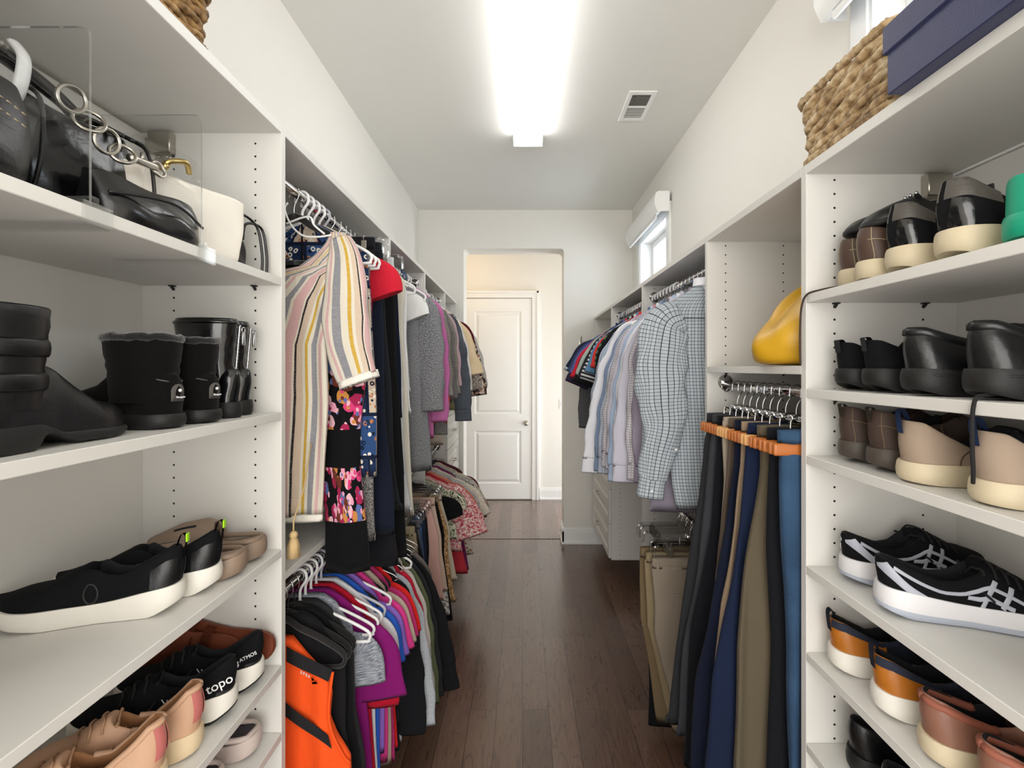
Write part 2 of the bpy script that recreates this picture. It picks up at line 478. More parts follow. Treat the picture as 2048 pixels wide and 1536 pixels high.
# windows: casing, sash, pane, roller shade with curved fascia
GLASS = clear('window_glass', refl=.04)
SHADE = mat('shade_fabric', '#c9ccd2', .8, bump=.2, bscale=900)
def window(i, y0, y1):
    w = thing('window_%d' % i, ['white framed high window above the dress shirts, shade rolled up', 'white framed high window behind the wicker basket and blue box'][i - 1], 'window', (XR, (y0 + y1) / 2, 0)); w['kind'] = 'structure'
    h = (y1 - y0) / 2
    bm = bmesh.new()
    for a, b_, z0, z1 in ((-h - .07, -h, WZ0 - .07, WZ1 + .07), (h, h + .07, WZ0 - .07, WZ1 + .07), (-h, h, WZ1, WZ1 + .07), (-h, h, WZ0 - .07, WZ0)):
        add_box(bm, -.018, 0, a, b_, z0, z1, .003, 2)
    for a, b_, z0, z1 in ((-h, -h + .012, WZ0, WZ1), (h - .012, h, WZ0, WZ1), (-h + .012, h - .012, WZ1 - .012, WZ1), (-h + .012, h - .012, WZ0, WZ0 + .012)):
        add_box(bm, -.01, WT, a, b_, z0, z1)
    obj('window_frame', bm, W_trim, w, smooth=False)
    bm = bmesh.new(); g = h - .012
    for a, b_, z0, z1 in ((-g, -g + .05, WZ0 + .012, WZ1 - .012), (g - .05, g, WZ0 + .012, WZ1 - .012), (-g + .05, g - .05, WZ1 - .062, WZ1 - .012), (-g + .05, g - .05, WZ0 + .012, WZ0 + .062)):
        add_box(bm, .085, .125, a, b_, z0, z1, .003)
    s = obj('sash', bm, W_trim, w, smooth=False)
    box('pane', .102, .106, -g + .045, g - .045, WZ0 + .057, WZ1 - .057, GLASS, s, 0)
    # roller shade
    r = thing('roller_shade', ['white roller shade fascia above the far window on the right wall', 'white roller shade fascia at the top right above the wicker basket'][i - 1], 'window shade', (XR - .018, (y0 + y1) / 2, WZ1 - .005))
    H = .135; hh = h + .085
    prof = [(0, H), (-.075, H), (-.092, H - .012), (-.1, H * .62), (-.1, H * .35), (-.09, .02), (-.078, -.004), (-.06, -.004), (-.06, .004), (-.072, .008), (-.082, .03), (-.091, H * .4), (-.085, H - .016), (0, H - .01)]
    bm = bmesh.new(); A = [bm.verts.new((x, -hh, z)) for x, z in prof]; B = [bm.verts.new((x, hh, z)) for x, z in prof]
    ring_faces(bm, [A, B]); bm.faces.new(A); bm.faces.new(B[::-1])
    bmesh.ops.triangulate(bm, faces=[f for f in bm.faces if len(f.verts) > 4])
    obj('fascia', bm, W_trim, r, auto=35)
    for s_ in (-1, 1):
        bm = bmesh.new()
        y_ = s_ * hh
        outl = [(0, H - .002), (-.075, H - .002), (-.09, H - .014), (-.098, H * .6), (-.098, H * .35), (-.088, .022), (-.07, 0), (0, 0)]
        a = [bm.verts.new((x, y_ - .003, z)) for x, z in outl]; b2 = [bm.verts.new((x, y_ + .003, z)) for x, z in outl]
        ring_faces(bm, [a, b2]); bm.faces.new(a); bm.faces.new(b2[::-1])
        obj('end_cap', bm, W_trim, r, auto=35)
    bm = bmesh.new(); add_tube(bm, [(-.042, -h - .04, .07), (-.042, h + .04, .07)], .032, 20); add_box(bm, -.076, -.0725, -h - .03, h + .03, -.02, .07)
    obj('shade_roll', bm, SHADE, r, auto=40)
    box('hem_bar', -.08, -.068, -h - .03, h + .03, -.034, -.012, W_trim, r, .003, 2)
for i, (a, b_) in enumerate(WIN): window(i + 1, a, b_)

# ceiling lamp: long wraparound diffuser
lamp = thing('ceiling_light', 'long white linear ceiling light lit bright over the aisle', 'ceiling light', (.034, 2.35, CEIL))
LENS = mat('lit_diffuser', '#ffffff', .5, emit=6.5)
hw, lh = .088, .63
bm = bmesh.new()
prof = [(-hw, -.012), (-hw, -.05), (-hw + .02, -.075), (hw - .02, -.075), (hw, -.05), (hw, -.012)]
A = [bm.verts.new((x, -lh, z)) for x, z in prof]; B = [bm.verts.new((x, lh - .012, z)) for x, z in prof]
ring_faces(bm, [A, B]); bm.faces.new(A); bm.faces.new(B[::-1])
obj('diffuser', bm, LENS, lamp, auto=60)
box('end_plate', -hw - .002, hw + .002, lh - .012, lh, -.077, 0, W_trim, lamp, .002)
box('lamp_base', -hw + .01, hw - .01, -lh, lh - .012, -.012, 0, W_trim, lamp)

# ceiling register
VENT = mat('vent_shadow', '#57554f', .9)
v = thing('ceiling_vent', 'small white louvred air vent in the ceiling right of the lamp', 'vent', (.632, 2.655, CEIL))
bm = bmesh.new()
a, b_ = .073, .15
for x0, x1, y0, y1 in ((-a, -a + .023, -b_, b_), (a - .023, a, -b_, b_), (-a + .023, a - .023, -b_, -b_ + .03), (-a + .023, a - .023, b_ - .03, b_), (-a + .023, a - .023, -.006, .006)):
    add_box(bm, x0, x1, y0, y1, -.006, 0, .001)
obj('vent_frame', bm, W_trim, v, smooth=False)
bm = bmesh.new()
for sgn, y0 in ((1, -.112), (-1, .016)):
    for k in range(8):
        yy = y0 + k * .0135
        vs4 = [bm.verts.new(p) for p in ((-a + .023, yy, -.004), (a - .023, yy, -.004), (a - .023, yy + sgn * .009, .006), (-a + .023, yy + sgn * .009, .006))]
        bm.faces.new(vs4)
r_ = bmesh.ops.solidify(bm, geom=bm.faces[:], thickness=.0012)
obj('vent_louvres', bm, W_trim, v, smooth=False)
box('duct_shade', -a + .02, a - .02, -b_ + .02, b_ - .02, -.0008, -.0002, VENT, v, 0)  # flat sheet, shade behind the louvres put into its dark colour

# robe hook on the far wall
hk = thing('wall_hook', 'metal double robe hook on the far wall right of the opening', 'hook', (.53, YF, 1.83))
bm = bmesh.new(); add_box(bm, -.014, .014, -.006, 0, -.03, .03, .003, 2); obj('hook_plate', bm, NICKEL, hk, auto=40)
bm = bmesh.new()
add_tube(bm, smooth_path([(0, -.005, -.01), (0, -.03, -.02), (0, -.045, -.005), (0, -.045, .012)]), [.006] * 18 + [.007], 8)
add_tube(bm, smooth_path([(0, -.005, .012), (0, -.04, .025), (0, -.068, .05), (0, -.07, .062)]), .0055, 8)
obj('hook_prong', bm, NICKEL, hk)
# ---------------------------------------------------------------- closet system
T = .02
LTOP, RTOP = 2.209, 2.068
LY = [.20, 1.195, 2.165, 2.946, 3.716, YF - .001]
RY = [.24, 1.100, 1.690, 2.60, 3.506, YF - .001]
def drilled(name, x1, x2):
    """laminate with two rows of shelf-pin holes, 32 mm apart"""
    m = LAM.copy(); m.name = name
    n = N(m); b = n.b
    src = b.inputs['Base Color'].links[0].from_socket
    o = n.sep(n.coord('Object'))
    d = n.math('MINIMUM', n.math('ABSOLUTE', n.math('SUBTRACT', o[0], x1)), n.math('ABSOLUTE', n.math('SUBTRACT', o[0], x2)))
    zz = n.math('MULTIPLY', n.math('SUBTRACT', n.math('FRACT', n.math('DIVIDE', o[2], .032)), .5), .032)
    q = n.math('ADD', n.math('MULTIPLY', d, d), n.math('MULTIPLY', zz, zz))
    n.link(n.mix(n.math('LESS_THAN', q, .0027 ** 2), src, lin('#1c1a18')), b.inputs['Base Color'])
    return m
DRILL = {'L': drilled('drilled_laminate_left', FL - .065, FL - .268), 'R': drilled('drilled_laminate_right', FR + .065, FR + .268)}
def bracket(u, x, y, z, s):
    bm = bmesh.new()
    add_box(bm, x - .028, x + .028, y - .022, y, z - .055, z - .004, .002)
    add_box(bm, x - .02, x + .02, y - .006, y, z - .072, z - .05, .001)
    add_box(bm, x - s * .03 - .012, x - s * .03 + .012, y - .012, y, z - .045, z - .015, .002)
    for dx in (-.01, .01):
        bmesh.ops.create_uvsphere(bm, u_segments=8, v_segments=6, radius=.004, matrix=Matrix.Translation((x + dx, y - .006, z - .061)))
    obj('mounting_bracket', bm, NICKEL, u, auto=40)
def panel(u, side, y, top, fx, wxx, zb=.2, pins=True, face=-1):
    a, b = sorted((fx, wxx))
    return box('side_panel', a, b, y, y + T, zb, top, DRILL[side], u)
def shelf(u, side, y0, y1, ztop, fx, wxx, th=T, m=LAM):
    a, b = sorted((fx, wxx))
    sh = box('shelf', a, b, y0, y1, ztop - th, ztop, m, u, .0012)
    return sh
def pins(u, side, y, ztop, fx, th=T):
    s = 1 if side == 'L' else -1
    for d in (.065, .268):
        bm = bmesh.new(); x = fx - s * d
        add_box(bm, x - .006, x + .006, y - .012, y, ztop - th - .003, ztop - th)
        add_tube(bm, [(x, y - .008, ztop - th - .003), (x, y, ztop - th - .010)], .0035, 8)
        obj('shelf_pin', bm, DARK, u)
ROD_M = CHROME
def rod(name, label, x, z, y0, y1, r=.0125):
    t = thing('closet_rod', label, 'clothes rod', (x, y0, z))
    L = y1 - y0
    bm = bmesh.new(); add_tube(bm, [(0, .004, 0), (0, L - .004, 0)], r, 16)
    obj('rod', bm, ROD_M, t)
    for yy, s in ((0, 1), (L, -1)):
        bm = bmesh.new()
        add_tube(bm, [(0, yy + s * .0005, 0.012), (0, yy + s * .005, .012)], .026, 18)
        add_tube(bm, arc((0, yy + s * .012, 0), r + .004, 170, 370, 12), .0035, 6)
        add_tube(bm, [(0, yy + s * .004, -r - .003), (0, yy + s * .02, -r - .003)], .005, 8)
        obj('rod_flange', bm, ROD_M, t)
    return t

# left tower of shoe and bag shelves
LS = [1.826, 1.491, 1.150, .862, .694, .42, .22]
RS = [1.770, 1.553, 1.401, 1.148, .950, .742, .48, .22]
def tower(side, ys, top, shelves, fx, wxx, label):
    u = thing('shelving_unit', label, 'shelving unit', (0, 0, 0))
    s = 1 if side == 'L' else -1
    a, b = ys[0], ys[1]
    panel(u, side, a, top, fx, wxx, face=1); panel(u, side, b, top, fx, wxx)
    y0, y1 = a + T + .0005, b - .0005
    box('top_shelf', *sorted((fx, wxx)), y0, y1, top - .023, top, LAM, u, .0012)
    for z in shelves:
        shelf(u, side, y0, y1, z, fx, wxx + s * .007); pins(u, side, b, z, fx)
    xb = sorted((wxx + s * .0005, wxx + s * .006))
    box('back_panel', xb[0], xb[1], y0, y1, .2, top - .16, LAM, u, 0)
    xr = sorted((wxx + s * .0005, wxx + s * .016))
    box('mounting_rail', xr[0], xr[1], y0, y1, top - .115, top - .03, LAM, u, .002)
    bracket(u, wxx + s * .062, b - .0005, top - .024, s)
    return u
tower('L', LY, LTOP, LS, FL, XL + .001, 'white laminate shelving unit on the left holding bags, boots and shoes')
tower('R', RY, RTOP, RS, FR, XR - .001, 'white laminate shoe shelving unit on the right, full of shoes')

def section(side, i, name, label, extra=()):
    ys, top, fx, wxx = (LY, LTOP, FL, XL + .001) if side == 'L' else (RY, RTOP, FR, XR - .001)
    s = 1 if side == 'L' else -1
    u = thing('closet_section', label, 'closet section', (0, 0, 0))
    a, b = ys[i] + T + .0005, ys[i + 1]
    box('top_shelf', *sorted((fx, wxx)), a, b - .0005, top - .022, top, LAM, u, .0012)
    if i < 4: panel(u, side, b, top, fx, wxx)
    xr = sorted((wxx + s * .0005, wxx + s * .016))
    box('mounting_rail', xr[0], xr[1], a, b - .0005, top - .11, top - .03, LAM, u, .002)
    for z in extra: shelf(u, side, a, b - .0005, z, fx - (.008 if side == 'L' else 0), wxx); pins(u, side, b, z, fx)
    return u
section('L', 1, '', 'white open hanging section next to the left shelving unit, with a shelf halfway', (1.077,))
section('L', 2, '', 'white open hanging section on the left above the grey cardigan')
section('L', 3, '', 'white open hanging section on the left above the cream bell sleeve top')
section('R', 1, '', 'white section right with a yellow bag shelf above hanging trousers', (1.606,))
section('R', 2, '', 'white open hanging section on the right above the checked dress shirt')
section('R', 3, '', 'white open hanging section on the right above the polo shirts')
def drawers(side, label):
    ys, top, fx, wxx = (LY, LTOP, FL, XL + .001) if side == 'L' else (RY, RTOP, FR, XR - .001)
    s = 1 if side == 'L' else -1
    u = thing('drawer_unit', label, 'drawer unit')
    a, b = ys[4] + T + .0005, ys[5]
    box('top_shelf', *sorted((fx, wxx)), a, b - .0005, top - .022, top, LAM, u)
    box('side_panel', *sorted((fx, wxx)), b - T - .03, b - .03, .2, top - .0225, DRILL[side], u)
    box('cabinet_body', *sorted((fx - s * .004, wxx)), a, b - T - .031, .2, 1.222, LAM, u)
    for k in range(4):
        z0 = .214 + k * .251; z1 = z0 + .247
        y0, y1 = ys[4] + .004, b - .034
        bm = bmesh.new()
        panel_face(bm, -(y1 - y0) / 2, (y1 - y0) / 2, 0, z1 - z0, -.018, [(-(y1 - y0) / 2 + .045, (y1 - y0) / 2 - .045, .045, z1 - z0 - .045)])
        bmesh.ops.remove_doubles(bm, verts=bm.verts[:], dist=.00005)
        hw_ = (y1 - y0) / 2; add_box(bm, -hw_, hw_, -.0065, 0, 0, z1 - z0)
        for q in ((-hw_, -hw_ + .03, 0, z1 - z0), (hw_ - .03, hw_, 0, z1 - z0), (-hw_ + .03, hw_ - .03, 0, .03), (-hw_ + .03, hw_ - .03, z1 - z0 - .03, z1 - z0)): add_box(bm, q[0], q[1], -.0178, -.0065, q[2], q[3])
        f = obj('drawer', bm, LAM, u, smooth=False)
        f.rotation_euler = (0, 0, R(90) * s); f.location = (fx + s * .001, (y0 + y1) / 2, z0)
        bm = bmesh.new()
        add_tube(bm, smooth_path([(-.05, -.018, .12), (-.046, -.036, .12), (-.03, -.044, .118), (.03, -.044, .118), (.046, -.036, .12), (.05, -.018, .12)], 4), .0042, 8)
        obj('handle', bm, NICKEL, f)
    return u
drawers('L', 'white raised panel drawer unit at the far end of the left side')
drawers('R', 'white raised panel drawer unit at the far end of the right side')

LRX, RRX = -.66, .713
LRZ, RRZ, LRZ2, PRZ, RRZ2 = 2.11, 1.975, .985, 1.54, .955
rod('', 'chrome upper rod on the left holding the striped dress', LRX, LRZ, LY[1] + T, LY[2])
rod('', 'chrome upper rod on the left holding the grey cardigan', LRX, LRZ, LY[2] + T, LY[3])
rod('', 'chrome upper rod on the left holding the cream bell sleeve top', LRX, LRZ, LY[3] + T, LY[4])
rod('', 'chrome lower rod on the left holding the tees and orange top', LRX, LRZ2, LY[1] + T, LY[2])
rod('', 'chrome lower rod on the left holding jeans and pink trousers', LRX, LRZ2, LY[2] + T, LY[3])
rod('', 'chrome lower rod on the left holding the red and white printed blouse', LRX, LRZ2, LY[3] + T, LY[4])
rod('', 'chrome rod on the right under the yellow bag shelf, holding trousers', RRX, PRZ, RY[1] + T, RY[2])
rod('', 'chrome upper rod on the right holding the checked dress shirt', RRX, RRZ, RY[2] + T, RY[3])
rod('', 'chrome upper rod on the right holding the polo shirts', RRX, RRZ, RY[3] + T, RY[4])
rod('', 'chrome lower rod on the right holding khaki trousers', RRX, RRZ2, RY[2] + T, RY[3])
# ---------------------------------------------------------------- shoes
BLK = mat('black_leather', '#0b0b0d', .38, bump=.15, bscale=260)
BLKS = mat('black_shiny_leather', '#0c0c0e', .18, coat=.4, bump=.12, bscale=120)
BLKF = mat('black_knit', '#0d0e11', .9, bump=.4, bscale=900, spec=.2)
BLKR = mat('black_rubber', '#131212', .6, bump=.15, bscale=300)
SUEDE = mat('black_suede', '#0e0d0d', .95, sheen=.06, spec=.1, bump=.3, bscale=700)
LINING = mat('dark_lining', '#15161a', .95)
WSOLE = mat('white_foam_sole', '#e3dfd6', .6, bump=.1, bscale=300)
CREAM = mat('cream_rubber_sole', '#cdbfa2', .6, bump=.12, bscale=200)
GSOLE = mat('grey_foam_sole', '#aab0bd', .6)
NUDE = mat('nude_leather', '#caa183', .6, bump=.2, bscale=300)
NUDED = mat('nude_lining', '#9a6b45', .8)
TAN = mat('tan_leather', '#b06a1e', .42, bump=.12, bscale=250)
BROWN = mat('brown_leather', '#4f3b30', .5, bump=.25, bscale=250)
BROWN2 = mat('cocoa_leather', '#8a6150', .45, bump=.2, bscale=250)
TAUPE = mat('taupe_nubuck', '#a08d7b', .85, bump=.2, bscale=500)
SLIDE = mat('taupe_foam', '#8b7766', .55, bump=.08, bscale=300)
BLUEW = mat('navy_webbing', '#26406e', .8, bump=.3, bscale=900)
NAVYW = mat('dark_navy_webbing', '#1d2436', .8, bump=.3, bscale=900)
LIME = mat('lime_tab', '#a8e61e', .6)
WHITE_P = mat('white_print', '#e8e8ea', .5)
GREY_P = mat('grey_reflective_print', '#a9adb8', .45)
LACE = mat('black_lace', '#111113', .85, bump=.3, bscale=900)
GREEN = mat('green_foam', '#0f9a78', .45, bump=.05)
STITCH = mat('pale_stitching', '#a89878', .8)
ZIPM = mat('silver_zip', '#c4c6c9', .3, metal=1)
COGNAC = mat('cognac_leather', '#6e3218', .5, bump=.15, bscale=250)
PINKP = mat('coral_patch', '#c26f6a', .6)

WF = [(0, 0), (.006, .2), (.018, .36), (.04, .52), (.08, .64), (.14, .7), (.25, .72), (.4, .72), (.55, .84), (.68, .98), (.75, 1), (.83, .97), (.9, .83), (.95, .62), (.98, .4), (.994, .2), (1, 0)]
def stations(n=44):
    base = [0, .006, .018, .04]
    return base + [.04 + (.96 - .04) * i / n for i in range(1, n)] + [.96, .982, .994, 1]
class Last:
    """a shoe upper as cross-sections; s runs heel 0 to toe 1, k runs 0 (sole edge) to 10 (centre)"""
    def __init__(s, L, W, zs, collar, mid, open_=(.06, .45), zin=None, lean=.22, wf=WF, heel=.006, boxy=.8):
        s.L, s.W, s.zs, s.collar, s.mid, s.open, s.lean, s.wf, s.heel, s.boxy = L, W, zs, collar, mid, open_, lean, wf, heel, boxy
        s.zin = zin
    def zsole(s, u): return lerp_tab(s.zs, u) if isinstance(s.zs, list) else s.zs
    def section(s, u):
        w = lerp_tab(s.wf, u) * s.W / 2 * .96
        z0 = s.zsole(u); c = lerp_tab(s.collar, u); m = lerp_tab(s.mid, u)
        zin = (s.zin if s.zin is not None else z0 + .006)
        o0, o1 = s.open
        if u < .5 * (o0 + o1): b = max(0, min(1, (o0 - u) / .03 + 0.0))
        else: b = max(0, min(1, (u - o1) / .05))
        b = b * b * (3 - 2 * b)
        back = u < .5 * (o0 + o1)
        pts = []
        th = min(.007, w * .5)
        for k in range(11):
            if k <= 5:
                t = k / 5; y = w * (1 - s.lean * t * t) ; z = z0 + (c - z0) * t
            elif k == 6: y, z = w * (1 - s.lean) - th * .4, c + .0025
            elif k == 7: y, z = w * (1 - s.lean) - th, c
            elif k == 8: y, z = max(w * (1 - s.lean) - th * 1.1, 0), zin + (c - zin) * .5
            elif k == 9: y, z = max((w - th) * .85, 0), zin
            else: y, z = 0, zin
            a = k / 10 * PI / 2
            if back:   # closed heel wall: everything outside stays, inside collapses to the rim
                yd, zd = (y, z) if k <= 6 else (y * (1 - (k - 6) / 4), c + .002)
            else:
                yd, zd = w * max(0, math.cos(a)) ** s.boxy, z0 + (m - z0) * math.sin(a) ** s.boxy
            pts.append((y + (yd - y) * b, z + (zd - z) * b))
        return pts
    def xs(s, u, z):
        bulge = -s.heel * math.sin(PI * min(1, max(0, (z - s.zsole(u) - .016) / .07))) * max(0, 1 - u * 4)
        return u * s.L + bulge
    def point(s, u, k, side=1, off=0.0):
        p = s.section(u); i = min(int(k), 9); t = k - i
        y = p[i][0] + (p[i + 1][0] - p[i][0]) * t; z = p[i][1] + (p[i + 1][1] - p[i][1]) * t
        v = Vector((s.xs(u, z), side * y, z))
        if off:
            du = s.section(min(1, u + .02)); y2 = du[i][0] + (du[i + 1][0] - du[i][0]) * t; z2 = du[i][1] + (du[i + 1][1] - du[i][1]) * t
            ta = Vector((s.xs(min(1, u + .02), z2), side * y2, z2)) - v
            tb = Vector((0, side * (p[i + 1][0] - p[i][0]), p[i + 1][1] - p[i][1]))
            nn = ta.cross(tb) * side
            if nn.length > 1e-12: v = v - nn.normalized() * off
        return v
    def mesh(s, name, m, parent, lining=None, m2=None, cut=9):
        bm = bmesh.new(); rings = []
        for u in stations():
            p = s.section(u)
            r = [bm.verts.new((s.xs(u, z), y, z)) for y, z in p]
            r += [bm.verts.new((s.xs(u, z), -y, z)) for y, z in p[-2::-1]]
            rings.append(r)
        us = stations(); o1 = s.open[1]
        for q, (a, b) in enumerate(zip(rings, rings[1:])):
            for i in range(len(a) - 1):
                f = bm.faces.new([a[i], a[i + 1], b[i + 1], b[i]])
                k = min(i, 19 - i)
                if lining and k >= 6 and us[q] < o1 + .02: f.material_index = 1
                elif m2 and us[q] > cut + .035 * k * .3: f.material_index = 2
        bmesh.ops.remove_doubles(bm, verts=bm.verts[:], dist=.0002)
        o = obj(name, bm, m, parent)
        if lining: o.data.materials.append(lining); o.data.materials.append(m2 or m)
        sm = o.modifiers.new('s', 'SUBSURF'); sm.levels = 1; sm.render_levels = 1
        return o
    def band(s, name, path, w, m, parent, side=1, off=.0012, n=5, kk=.0115):
        """a flat strip lying on the upper along path [(u, k)], half width w metres"""
        P = smooth_path([Vector((u, k, 0)) for u, k in path], n); rows = []
        for i, p in enumerate(P):
            a, b = P[max(i - 1, 0)], P[min(i + 1, len(P) - 1)]
            t = Vector(((b.x - a.x) * s.L, (b.y - a.y) * kk)); t.normalize()
            q = Vector((-t.y, t.x))
            rows.append([s.point(max(.004, min(.996, p.x + q.x * w * f / s.L)), max(0, min(9.99, p.y + q.y * w * f / kk)), side, off * (1 - .6 * abs(f) ** 4)) for f in (-1, -.6, -.2, .2, .6, 1)])
        bm = bmesh.new(); rs = [[bm.verts.new(c) for c in r] for r in rows]
        ring_faces(bm, rs, closed=False)
        bmesh.ops.remove_doubles(bm, verts=bm.verts[:], dist=.00005)
        bmesh.ops.solidify(bm, geom=bm.faces[:], thickness=.0008)
        return obj(name, bm, m, parent, auto=50)
    def ribbon(s, name, path, r, m, parent, side=1, flat=.35, n=5, off=.0008):
        P = smooth_path([Vector((u, k, 0)) for u, k in path], 5)
        pts = [s.point(p.x, p.y, side, off) for p in P]
        return obj(name, add_tube(bmesh.new(), pts, r, 6), m, parent)
def sole(L, W, top, bot, m, parent, wf=WF, name='sole', grow=1.04, inset=.94, mid_bulge=1.02, x0=0.0):
    """rounded sole; top/bot are height tables over s"""
    bm = bmesh.new(); us = stations(30)
    out = [(u, 1) for u in us] + [(u, -1) for u in us[-2:0:-1]]
    def ring(f, zf):
        r = []
        for u, sd in out:
            w = lerp_tab(wf, u) * W / 2 * grow * f
            cx = .5 * L; x = cx + (u * L - cx) * (1 + (f * grow - 1) * W / L) - .0045 * max(0, 1 - u * 7) * (f > .9)
            zt, zb = lerp_tab(top, u), lerp_tab(bot, u)
            r.append(bm.verts.new((x + x0, sd * w, zb + (zt - zb) * zf)))
        return r
    rings = [ring(inset * .6, 0), ring(inset, 0), ring(1.0, .18), ring(mid_bulge, .5), ring(1.0, .86), ring(.97, 1), ring(.7, 1)]
    ring_faces(bm, rings); bm.faces.new(rings[0]); bm.faces.new(rings[-1][::-1])
    bmesh.ops.remove_doubles(bm, verts=bm.verts[:], dist=.0001)
    return obj(name, bm, m, parent, auto=50)
def laces(last, m, parent, s0=.47, s1=.68, n=4, r=.0022, bow=True):
    for i in range(n):
        u = s0 + (s1 - s0) * i / max(1, n - 1)
        pts = [last.point(u + .012 * (1 if k < 0 else -1), 10 - abs(k), 1 if k > 0 else -1, .003) for k in (-5, -3.5, -2, -.01, 2, 3.5, 5)]
        obj('lace', add_tube(bmesh.new(), smooth_path(pts, 3), r, 6), m, parent)
    if bow:
        c = last.point(s0 - .01, 10, 1, .006)
        for sd in (-1, 1):
            pts = [c, c + Vector((.005, sd * .02, .012)), c + Vector((.012, sd * .045, .006)), c + Vector((.022, sd * .04, -.004)), c + Vector((.01, sd * .015, .002)), c]
            obj('lace', add_tube(bmesh.new(), smooth_path(pts, 5), r, 6), m, parent)
            pts = [c, c + Vector((.02, sd * .018, .004)), c + Vector((.045, sd * .03, -.008)), c + Vector((.06, sd * .032, -.02))]
            obj('lace', add_tube(bmesh.new(), smooth_path(pts, 5), r, 6), m, parent)
def pull_tab(last, m, parent, h=.02, w=.012, z=None, x=0.0, fill=None):
    zc = lerp_tab(last.collar, .02) if z is None else z
    pts = [(x + .008, 0, zc - .008), (x + .002, 0, zc + h * .6), (x - .004, 0, zc + h), (x - .010, 0, zc + h * .75), (x - .009, 0, zc), (x - .006, 0, zc - .02)]
    bm = bmesh.new(); P = smooth_path(pts, 4)
    for a, b in ((-1, 1),):
        A = [bm.verts.new((p[0], -w / 2, p[2])) for p in P]; B = [bm.verts.new((p[0], w / 2, p[2])) for p in P]
        for i in range(len(P) - 1): bm.faces.new([A[i], A[i + 1], B[i + 1], B[i]])
    bmesh.ops.solidify(bm, geom=bm.faces[:], thickness=.002)
    obj('pull_tab', bm, m, parent)
def shoe_thing(name, label, loc, heading, group, cat='shoe', roll=0):
    return thing(name, label, cat, (loc[0], loc[1], loc[2] + .0012), R(heading), group)
def sneaker(label, loc, heading, group, up, so, L=.29, W=.105, zs=.03, col=.09, low=.062, mid=.1, spring=.012, rocker=.008, name='sneaker', lace=LACE, lining=None, sole_h=None, bow=True, lean=.24, nl=4, wf=WF, hs=None, m2=None, cut=.33):
    t = shoe_thing(name, label, loc, heading, group)
    h0 = zs + .012 if hs is None else hs
    top = [(i / 20, zs + (h0 - zs) * (.5 + .5 * math.cos(PI * min(1, i / 20 / .45))) + spring * .8 * max(0, (i / 20 - .75) / .25) ** 2) for i in range(21)]
    bot = [(0, rocker), (.12, 0), (.68, 0), (.85, spring * .35), (1, spring)]
    la = Last(L, W, [(a, b - .012) for a, b in top], [(0, col), (.06, col * .985), (.16, low + (col - low) * .5), (.28, low), (.38, low + .004), (.46, low + .018), (.55, mid * .8), (1, .03)],
              [(0, col), (.44, mid), (.5, mid), (.6, mid * .86), (.72, mid * .68), (.85, zs + (mid - zs) * .42), (.95, zs + (mid - zs) * .28), (1, zs + spring)], lean=lean, zin=zs + .008, wf=wf)
    sole(L, W, top, bot, so, t, wf=wf)
    la.mesh('upper', up, t, lining or LINING, m2, cut)
    if lace: laces(la, lace, t, bow=bow, n=nl)
    return t, la
def clone_pair(t, label, loc, heading):
    """the mate of a shoe: the same parts mirrored"""
    r = dup(t, loc, R(heading), label)
    for c in r.children:
        if c.type == 'MESH':
            c.scale = (c.scale[0], -c.scale[1], c.scale[2]) if c.name.startswith(('upper', 'sole', 'outsole', 'lace', 'trim')) else c.scale
    return r

# ======== right tower, shelf heights RS
g = 'brown duck boots on the top right shelf'
def lowboot(label, loc, heading, group, up, so, col=.105, tab=None, stitch=None, L=.29, W=.1, zs=.03, name='leather_shoe', low=None, **kw):
    t, la = sneaker(label, loc, heading, group, up, so, L=L, W=W, zs=zs, col=col, low=low or col * .8, mid=col * 1.02, name=name, lace=kw.pop('lace', None), **kw)
    if stitch:
        for sd in (1, -1):
            la.ribbon('stitching', [(.02, 3.4), (.1, 3.4), (.22, 3.2), (.36, 3.4)], .0009, stitch, t, sd)
            la.ribbon('stitching', [(.03, .4), (.035, 2), (.03, 5)], .0009, stitch, t, sd)
            la.ribbon('stitching', [(.36, 5), (.38, 3), (.46, .8)], .0009, stitch, t, sd)
    if tab: pull_tab(la, tab, t, h=.008)
    return t, la
t, la = lowboot('brown stitched leather boot with cream sole beside the panel, top right shelf', (.695, 1.038, RS[0]), 0, g, BROWN, CREAM, stitch=STITCH, col=.105, name='boot', lean=.12)
t, la = lowboot('brown stitched leather boot with cream sole, second along the top right shelf', (.675, .955, RS[0]), -2, g, BROWN, CREAM, stitch=STITCH, col=.105, name='boot', lean=.12)
la.ribbon('lace', [(.3, 4), (.5, 9)], .002, BROWN, t)
# the boot lace that trails along the shelf edge and down the panel
o = tube('boot_lace', smooth_path([(.70, .985, RS[0] + .004), (.668, 1.01, RS[0] + .003), (.656, 1.06, RS[0] + .003), (.648, 1.095, RS[0] - .002), (.646, 1.112, RS[0] - .03), (.646, 1.117, RS[0] - .08), (.6465, 1.118, RS[0] - .13), (.6465, 1.116, RS[0] - .16)], 6), .0022, mat('brown_lace', '#3c2c22', .8, bump=.3, bscale=900))
tag(o, 'thin brown boot lace trailing over the top right shelf edge down the panel', 'shoe lace')
